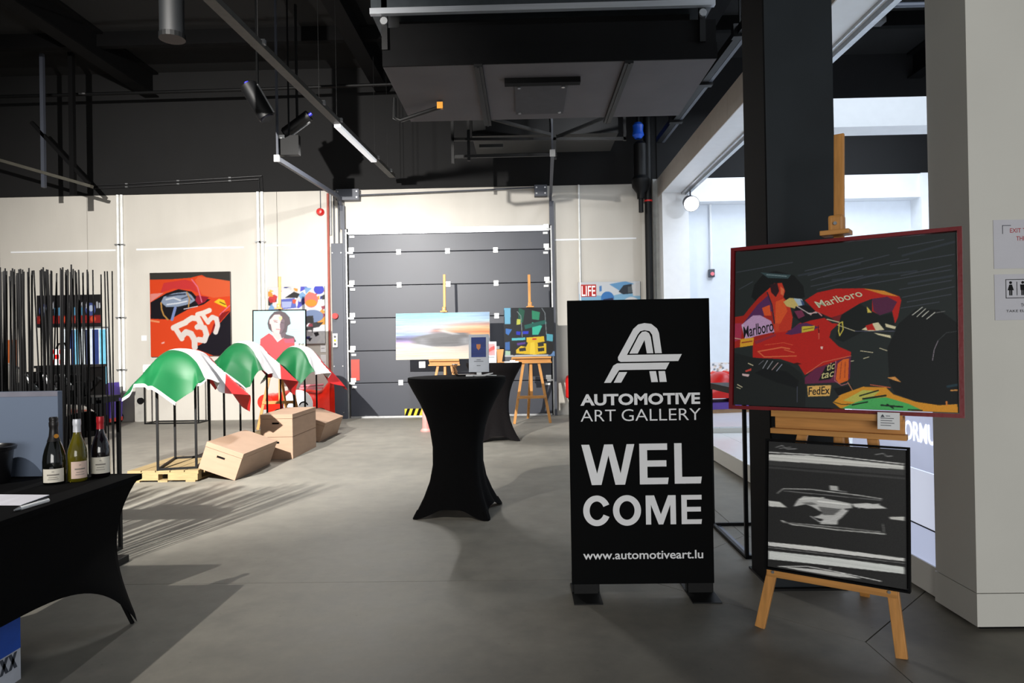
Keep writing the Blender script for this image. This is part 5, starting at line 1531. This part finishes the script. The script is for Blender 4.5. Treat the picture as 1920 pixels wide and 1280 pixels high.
# ================================================================== FLAG STANDS, PALLET, CRATES
pl = thing('pallet', (-3.765, 7.55, 0), 'small wooden pallet under the first flag stand', 'pallet')
for k in range(5):
    x = -0.30 + k * 0.15
    MB().box(x - 0.07, x + 0.07, -0.46, 0.50, 0.10, 0.118).build('deck_board', M_pine, pl, bevel=0.002)
for y in (-0.42, 0.02, 0.46):
    MB().box(-0.37, 0.37, y - 0.04, y + 0.04, 0.082, 0.10).build('stringer_board', M_pine, pl)
    for x in (-0.20, 0.21):
        w = 0.155 if y < 0 else 0.08
        MB().box(x - w, x + w, y - 0.045, y + 0.045, 0.018, 0.082).build('block', M_pine, pl, bevel=0.002)
for x in (-0.29, 0.0, 0.29):
    MB().box(x - 0.05, x + 0.05, -0.465, 0.505, 0.0, 0.018).build('skid', M_pine, pl)

M_fg = mat('flag_green', (4, 88, 46), 0.55, var=0.04)
M_fw = mat('flag_white', (192, 190, 192), 0.6, var=0.02)
M_fr = mat('flag_red', (172, 24, 26), 0.55, var=0.04)


def flag_stand(loc, rz, frz, labf, labs, labm, seed, dome=0.29, shift=0.05):
    """frame stand, rounded covered model, flag laid over both"""
    frame_plinth(loc, rz, labs, 0.39, 0.80, 1.03, group='black flag stands')
    hx_, hy_ = 0.20, 0.41

    def top(x, y):
        return 1.05 + dome * max(0, 1 - (abs(x) / 0.235) ** 2.4) ** 0.4 * max(0, 1 - (abs(y) / 0.46) ** 2.6) ** 0.4
    mo = thing('covered_model', (loc[0], loc[1], loc[2] + 1.03), labm, 'model', rz=rz, group='models under the flags')
    rows = [[(x, y, (top(x, y) - 1.05) * 0.93) for x in np.linspace(-hx_ + 0.01, hx_ - 0.01, 15)] for y in np.linspace(-hy_ + 0.01, hy_ - 0.01, 21)]
    MB().grid(rows).build('shell', M_grey, mo, smooth=True, solid=0.004)
    t = thing('italian_flag', loc, labf, 'flag', rz=rz, group='flags over the stands')
    rs_ = random.Random(seed)
    ph = [rs_.uniform(0, 6.28) for _ in range(6)]
    ca, sa = math.cos(frz), math.sin(frz)
    N, Mv = 91, 61

    def P(u, v):
        a, b_ = (u - 0.5) * 1.50 + shift, (v - 0.5) * 1.02 - 0.15
        x = a * ca - b_ * sa
        y = a * sa + b_ * ca
        cx_, cy_ = max(-hx_, min(hx_, x)), max(-hy_, min(hy_, y))
        ex, ey = x - cx_, y - cy_
        d = math.hypot(ex, ey)
        th = math.atan2(y, x)
        fold = math.sin(th * 7 + ph[0]) * 0.6 + (1 - 2 * abs(math.sin(th * 5.5 + ph[1]))) * 0.6
        k = 0.60 + 0.15 * fold * min(1, d * 4)
        px = cx_ + ex * k
        py = cy_ + ey * k
        z = top(cx_, cy_) + 0.006 - 0.78 * d * (0.7 + 0.3 * min(1, d * 5)) + 0.025 * fold * min(1, d * 5)
        wr = 0.006 * math.sin(18 * u + 3 * v + ph[2]) * math.sin(11 * v + ph[3])
        return (px, py, z + wr)
    us = np.linspace(0, 1, N)
    for i0, i1, nm, m in ((0, 30, 'green_band', M_fg), (30, 60, 'white_band', M_fw), (60, 90, 'red_band', M_fr)):
        MB().grid([[P(us[i], v) for v in np.linspace(0, 1, Mv)] for i in range(i0, i1 + 1)]).build(nm, m, t, smooth=True, angle=80, solid=0.0015)
    MB().grid([[(lambda q: (q[0], q[1], q[2] - e))(P(-0.0 - e * 0.2, v)) for v in np.linspace(0, 1, Mv)] for e in (0.0, 0.028)]).build('white_hem', M_fw, t, smooth=True, solid=0.0015)
    return t


flag_stand((-3.74, 7.52, 0.118), R(15), R(50), 'green, white and red flag over the nearest black stand', 'nearest black frame stand, standing on the pallet', 'rounded model hidden under the nearest flag', 3, dome=0.20)
flag_stand((-3.80, 9.35, 0.118), R(8), R(56), 'green, white and red flag over the middle black stand', 'middle black frame stand behind the tilted crate', 'rounded model hidden under the middle flag', 8)
flag_stand((-3.62, 11.0, 0.05), R(4), R(60), 'green, white and red flag over the farthest black stand', 'farthest black frame stand behind the stacked crates', 'rounded model hidden under the farthest flag', 5)
for (x, y, h_, hl, lab) in ((-3.735, 9.85, 0.118, 1.0, 'second pallet, under the middle flag stand'), (-3.62, 11.21, 0.05, 0.63, 'low board under the farthest flag stand')):
    t = thing('pallet', (x, y, 0), lab, 'pallet')
    n = 5
    for k in range(n):
        xx = -0.28 + k * 0.14
        MB().box(xx - 0.065, xx + 0.065, -hl, hl - 0.36, h_ - 0.018, h_).build('deck_board', M_pine, t)
    for yy in (-hl + 0.05, -0.2, hl - 0.41):
        MB().box(-0.345, 0.345, yy - 0.045, yy + 0.045, 0, h_ - 0.018).build('stringer_board', M_pine, t)


def crate(loc, label, rz=0.0, ry=0.0, rx=0.0, w=0.395, h=0.272, L=1.0, lid=True):
    """origin at the lower front right edge; runs back along +y and left along -x"""
    t = thing('plywood_crate', loc, label, 'crate', rz=rz, ry=ry, rx=rx, group='plywood crates by the flag stands')
    hl = h - 0.055 if lid else h
    x0, x1 = -w, 0.0
    sl = 0.012
    MB().box(x0 + sl, x1 - sl, sl, L - sl, 0, sl).build('bottom_panel', M_ply, t)
    # front panel with a hand slot
    sx0, sx1, sz0, sz1 = x0 + w * 0.36, x0 + w * 0.58, hl * 0.70, hl * 0.80
    f = MB()
    f.box(x0, sx0, 0, sl, 0, hl).box(sx1, x1, 0, sl, 0, hl).box(sx0, sx1, 0, sl, 0, sz0).box(sx0, sx1, 0, sl, sz1, hl)
    f.build('front_panel', M_ply, t)
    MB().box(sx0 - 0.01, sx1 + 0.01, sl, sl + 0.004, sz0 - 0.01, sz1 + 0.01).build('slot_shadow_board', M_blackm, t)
    MB().box(x0, x1, L - sl, L, 0, hl).build('back_panel', M_ply, t)
    MB().box(x0, x0 + sl, sl, L - sl, 0, hl).build('side_panel', M_ply, t)
    MB().box(x1 - sl, x1, sl, L - sl, 0, hl).build('side_panel', M_ply, t)
    if lid:
        MB().box(x0 - 0.002, x1 + 0.002, -0.002, L + 0.002, hl + 0.003, h).build('lid', M_ply, t, bevel=0.002)
    else:
        MB().box(x0 + sl, x1 - sl, sl, L - sl, hl - sl, hl).build('lid', M_ply, t)
    return t


crate((-3.03, 7.12, 0.0), 'tilted plywood crate leaning on the front pallet', ry=R(19.6), rz=R(0.5), w=0.40, h=0.29)
crate((-2.875, 8.46, 0.0), 'lower plywood crate of the two stacked', rz=R(1), lid=False, h=0.268)
crate((-2.873, 8.455, 0.273), 'upper plywood crate of the two stacked', rz=R(1), h=0.275)
crate((-2.99, 9.92, 0.0), 'tilted plywood crate behind the stacked crates', rz=R(0.5), ry=R(19.6), w=0.40, h=0.29)

# frame plinth with a white apron and a grey model below the 535 print
fp2 = frame_plinth((-6.55, 12.88, 0), 0, 'black frame plinth with white top below the 535 print', 1.02, 0.42, 1.08, top=M_white)
MB().box(-0.51, 0.51, -0.225, -0.21, 0.96, 1.08).build('apron', M_white, fp2)


def model_car(loc, label, L, W, H, m, rz=0.0, number=None):
    t = thing('model_car', loc, label, 'model car', rz=rz)
    n = 25
    rows = []
    for i in range(n):
        u = i / (n - 1)
        x = (u - 0.5) * L
        hh = H * (0.42 + 0.16 * math.sin(math.pi * u) + 0.42 * math.exp(-((u - 0.56) / 0.16) ** 2)) * (0.55 + 0.45 * math.sin(math.pi * min(1, max(0, u))) ** 0.4)
        ww = W / 2 * (0.6 + 0.4 * math.sin(math.pi * u) ** 0.5)
        row = []
        for j in range(13):
            a = math.pi * j / 12
            row.append((x, -ww * math.copysign(abs(math.cos(a)) ** 0.7, math.cos(a)), H * 0.14 + (hh - H * 0.14) * math.sin(a) ** 0.8))
        rows.append(row)
    MB().grid(rows).build('body', m, t, smooth=True, angle=70, solid=0.002)
    for sx in (-0.3, 0.3):
        for sy in (-1, 1):
            wl_ = MB().cyl((sx * L, sy * W * 0.34, H * 0.24), (sx * L, sy * W * 0.5, H * 0.24), H * 0.24, seg=20).build('wheel', M_blackm, t, smooth=True)
            MB().cyl((sx * L, sy * W * 0.5, H * 0.24), (sx * L, sy * W * 0.505, H * 0.24), H * 0.13, seg=14).build('hub_cap', M_silver, wl_)
    MB().box(-0.02 * L, 0.16 * L, -W * 0.3, W * 0.3, H * 0.72, H * 0.86).build('windscreen', mat('dark_glass', (20, 20, 26), 0.1), t, bevel=H * 0.05)
    return t


model_car((-6.38, 12.86, 1.10), 'small grey model car on the plinth below the 535 print', 0.46, 0.2, 0.13, mat('grey_brown_lacquer', (92, 84, 80), 0.35))
model_car((1.56, 4.80, 1.05), 'small red model car on the plinth beside the column', 0.40, 0.17, 0.11, M_red, rz=R(70))
model_car((2.98, 10.9, 0.42), 'red show car standing on the side gallery platform', 1.15, 0.62, 0.46, M_red, rz=R(12))
sb = thing('purple_show_stand', (2.98, 10.9, 0.26), 'purple and white show stand under the red show car', 'stand', rz=R(12))
MB().box(-0.60, 0.60, -0.34, 0.34, 0.06, 0.16).build('purple_deck', mat('stand_purple', (88, 60, 150), 0.5), sb)
MB().box(-0.56, 0.56, -0.30, 0.30, 0.0, 0.06).build('plinth', mat('stand_tan', (196, 160, 120), 0.6), sb)
rb = thing('race_crowd_print', (3.35, 12.2, 0.26), 'free-standing print of red and white race cars in the side gallery', 'display board', rz=R(-4))
ops = [('p', (232, 234, 240), [(0, 0), (1000, 0), (1000, 1000), (0, 1000)])]
q = random.Random(9)
for k in range(70):
    x, y = q.uniform(0, 1000), q.uniform(0, 330)
    ops.append(('e', q.choice([(230, 220, 210), (170, 160, 150), (250, 250, 250), (120, 130, 140), (210, 170, 140)]), x, y, 18, 40))
for k in range(16):
    x, y = q.uniform(0, 1000), q.uniform(330, 640)
    ops.append(('p', q.choice([(226, 60, 54), (236, 90, 80), (206, 40, 50), (240, 230, 230)]), [(x - 90, y), (x - 30, y - 80), (x + 60, y - 40), (x + 100, y + 60), (x - 40, y + 70)]))
ops.append(('p', (120, 128, 134), [(0, 700), (400, 640), (1000, 760), (1000, 1000), (0, 1000)]))
A = raster(60, 40, (232, 234, 240), ops, 1.5)
MB().box(-0.55, 0.55, -0.02, 0.02, 0.0, 0.72).build('board', M_white, rb)
print_sheet('print', A, -0.54, 0.54, 0.22, 0.71, -0.022, rb)
MB().box(-0.5, -0.42, -0.15, 0.15, 0, 0.02).box(0.42, 0.5, -0.15, 0.15, 0, 0.02).build('foot', M_silver, rb)

# red pedal car with white roundels behind the crates
rc_ = thing('red_pedal_car', (-4.12, 12.8, 0), 'red pedal car with white roundel and high tail behind the crates', 'pedal car')
rows = []
for i in range(21):
    u = i / 20
    x = -0.62 + 1.14 * u
    top_ = 0.50 + 0.10 * math.sin(math.pi * u) + (0.32 * max(0, (u - 0.80) / 0.2) ** 1.3)
    ww = 0.16 + 0.12 * math.sin(math.pi * (0.15 + 0.8 * u))
    rows.append([(x, -ww * math.cos(math.pi * j / 10), 0.12 + (top_ - 0.12) * math.sin(math.pi * j / 10) ** 0.55) for j in range(11)])
MB().grid(rows).build('body', mat('pedal_red', (224, 40, 22), 0.35, coat=0.5), rc_, smooth=True, angle=70, solid=0.004)
MB().cyl((-0.02, -0.285, 0.33), (-0.02, -0.30, 0.33), 0.27, seg=40).build('white_roundel', M_white, rc_)
for cx in (-0.15, 0.08):
    P0 = [[(cx + r_ * math.cos(a), -0.302, 0.30 + r_ * math.sin(a)) for a in np.linspace(0.25, 2.9, 16)] for r_ in (0.065, 0.09)]
    MB().grid(P0).build('numeral_arc', M_blackm, rc_, solid=0.001)
MB().cyl((-0.66, -0.2, 0.38), (-0.66, 0.2, 0.38), 0.14, seg=24).build('nose_roll', mat('pedal_red', (224, 40, 22)), rc_, smooth=True)
MB().cyl((0.0, -0.2, 0.66), (0.42, -0.2, 0.68), 0.022, seg=10).box(-0.02, 0.4, -0.21, -0.17, 0.60, 0.64).build('side_bar', mat('pink_bar', (206, 120, 130), 0.5), rc_)
for x in (-0.38, 0.36):
    for s in (-1, 1):
        MB().cyl((x, s * 0.20, 0.13), (x, s * 0.27, 0.13), 0.13, seg=20).build('wheel', M_blackm, rc_, smooth=True)

# purple and white pedal car by the wall at left
pcx = thing('purple_pedal_car', (-7.95, 12.72, 0), 'purple and white pedal car with red stripe by the wall', 'pedal car')
M_pur = mat('pedal_purple', (74, 48, 160), 0.4)
MB().prism([(-0.5, 0.10), (0.34, 0.10), (0.36, 0.42), (0.30, 0.52), (-0.5, 0.50)], -0.2, 0.2).build('body', M_pur, pcx, bevel=0.02)
MB().prism([(-0.35, 0.50), (0.30, 0.52), (0.20, 0.70), (0.02, 0.74), (-0.2, 0.70)], -0.19, 0.19).build('white_cowl', M_white, pcx, bevel=0.03)
MB().prism([(0.16, 0.70), (0.30, 0.78), (0.32, 0.52), (0.26, 0.55)], -0.18, 0.18).build('tail_fin', M_pur, pcx, bevel=0.005)
MB().box(-0.5, 0.345, -0.204, 0.204, 0.06, 0.13).build('red_stripe', M_red, pcx)
b = MB()
for k in range(5):
    b.box(-0.34 + 0.10 * k, -0.28 + 0.10 * k, -0.206, -0.201, 0.22, 0.34)
b.build('white_marking', M_white, pcx)
for x in (-0.32, 0.22):
    for s in (-1, 1):
        MB().cyl((x, s * 0.20, 0.11), (x, s * 0.26, 0.11), 0.11, seg=20).build('wheel', M_blackm, pcx, smooth=True)
gb = thing('grey_back_board', (-7.40, WY - 0.02, 0.0), 'grey board with a black disc leaning on the wall by the purple car', 'board')
MB().box(-0.09, 0.10, -0.03, 0, 0, 0.74).build('board', mat('board_grey', (160, 158, 152), 0.7), gb)
MB().cyl((0.02, -0.03, 0.40), (0.02, -0.07, 0.40), 0.06, seg=18).build('disc', M_blackm, gb)

# black car, desk, banner behind the rods
bc = thing('black_show_car', (-7.95, 9.3, 0), 'low black show car parked behind the rod screen', 'car', rz=R(8))
rows = []
for i in range(33):
    u = i / 32
    x = -1.75 + 3.5 * u
    hh = 0.52 + 0.34 * math.sin(math.pi * u) ** 0.6 + 0.42 * math.exp(-((u - 0.62) / 0.17) ** 4)
    ww = 0.62 + 0.22 * math.sin(math.pi * u) ** 0.5
    rows.append([(x, -ww * math.copysign(abs(math.cos(math.pi * j / 14)) ** 0.6, math.cos(math.pi * j / 14)), 0.18 + (hh - 0.18) * math.sin(math.pi * j / 14) ** 0.6) for j in range(15)])
MB().grid(rows).build('body', mat('black_lacquer', (12, 12, 14), 0.15, coat=0.8), bc, smooth=True, angle=70, solid=0.01)
for x in (-1.1, 1.05):
    for s in (-1, 1):
        w_ = MB().cyl((x, s * 0.58, 0.31), (x, s * 0.80, 0.31), 0.31, seg=28).build('wheel', M_blackm, bc, smooth=True)
        MB().cyl((x, s * 0.80, 0.31), (x, s * 0.81, 0.31), 0.19, seg=20).build('hub_cap', M_silver, w_)
for y in (-0.5, 0.5):
    MB().lathe([(0.0, 0.02), (0.07, 0.015), (0.09, 0)], 16, Matrix.Translation((1.0, y, 0.93)) @ Matrix.Rotation(R(35), 4, 'Y')).build('headlamp', M_silver, bc, smooth=True)
for k in range(5):
    MB().box(0.2 + 0.18 * k, 0.26 + 0.18 * k, -0.72, -0.70, 0.78, 0.84).build('chrome_vent', M_silver, bc)
dk = thing('black_desk', (-7.36, 11.1, 0), 'tall black desk behind the rod screen', 'desk')
MB().box(-0.42, 0.42, -0.28, 0.28, 1.11, 1.15).build('worktop', M_black, dk)
MB().box(-0.40, 0.40, -0.26, 0.26, 0.0, 1.11).build('body', M_blackm, dk)
hm = thing('checked_helmet', (-7.44, 11.0, 1.15), 'red and white checked helmet case on the black desk', 'helmet case')
MB().box(-0.14, 0.10, -0.1, 0.1, 0, 0.26).build('case', M_white, hm, bevel=0.02)
for i in range(3):
    for j in range(3):
        if (i + j) % 2 == 0:
            MB().box(-0.13 + i * 0.075, -0.06 + i * 0.075, -0.105, -0.101, 0.02 + j * 0.08, 0.09 + j * 0.08).build('red_square', M_red, hm)
MB().tube([(-0.10, 0, 0.26), (-0.06, 0, 0.34), (0.04, 0, 0.35), (0.08, 0, 0.26)], 0.016, 8).build('handle', M_blackm, hm, smooth=True)
bn = thing('blue_banner', (-8.4, 13.12, 0), 'blue striped roll-up banner behind the rod screen', 'banner')
MB().box(-0.45, 0.42, -0.01, 0.0, 0.06, 1.80).build('sheet', mat('banner_white', (206, 216, 224), 0.6), bn)
for x0, x1, m in ((-0.40, -0.22, (40, 60, 120)), (-0.22, -0.14, (120, 196, 226)), (0.12, 0.24, (30, 50, 110)), (0.26, 0.40, (110, 190, 220)), (-0.02, 0.06, (40, 50, 80))):
    MB().box(x0, x1, -0.012, -0.0105, 0.3, 1.78).build('stripe', mat('banner_%d' % int(x0 * 100), m, 0.6), bn)
MB().box(-0.47, 0.44, -0.07, 0.06, 0.0, 0.06).build('cassette', M_silver, bn)
MB().box(-0.46, 0.43, -0.014, 0.006, 1.80, 1.83).build('top_rail', M_silver, bn)

# red fire extinguisher by the wall, half behind the welcome sign
fe = thing('fire_extinguisher', (0.82, 12.95, 0), 'red fire extinguisher on a bracket behind the welcome sign', 'fire extinguisher')
MB().lathe([(0.0, 0.34), (0.07, 0.34), (0.085, 0.36), (0.085, 0.68), (0.07, 0.74), (0.03, 0.77), (0.03, 0.80), (0.0, 0.80)], 24).build('cylinder', M_red, fe, smooth=True)
MB().box(-0.02, 0.02, -0.08, 0.05, 0.80, 0.83).build('handle', M_black, fe)
MB().tube([(0.03, 0, 0.80), (0.10, -0.02, 0.76), (0.115, 0, 0.6), (0.10, 0, 0.42)], 0.010, 8).build('hose', M_black, fe, smooth=True)
MB().box(-0.03, 0.03, 0.06, WY - 12.95 - 0.001, 0.3, 0.75).build('bracket', M_grey, fe)
pk = thing('pink_bollard', (-1.60, 11.0, 0), 'pale pink round bollard half hidden by the front cocktail table', 'bollard')
MB().lathe([(0.0, 0), (0.09, 0), (0.09, 0.02), (0.06, 0.05), (0.055, 0.42), (0.035, 0.46), (0.0, 0.46)], 24).build('post', mat('pale_pink_plastic', (226, 150, 144), 0.5), pk, smooth=True)
MB().cyl((0, 0, 0.36), (0, 0, 0.40), 0.059, seg=24).build('band', M_white, pk)
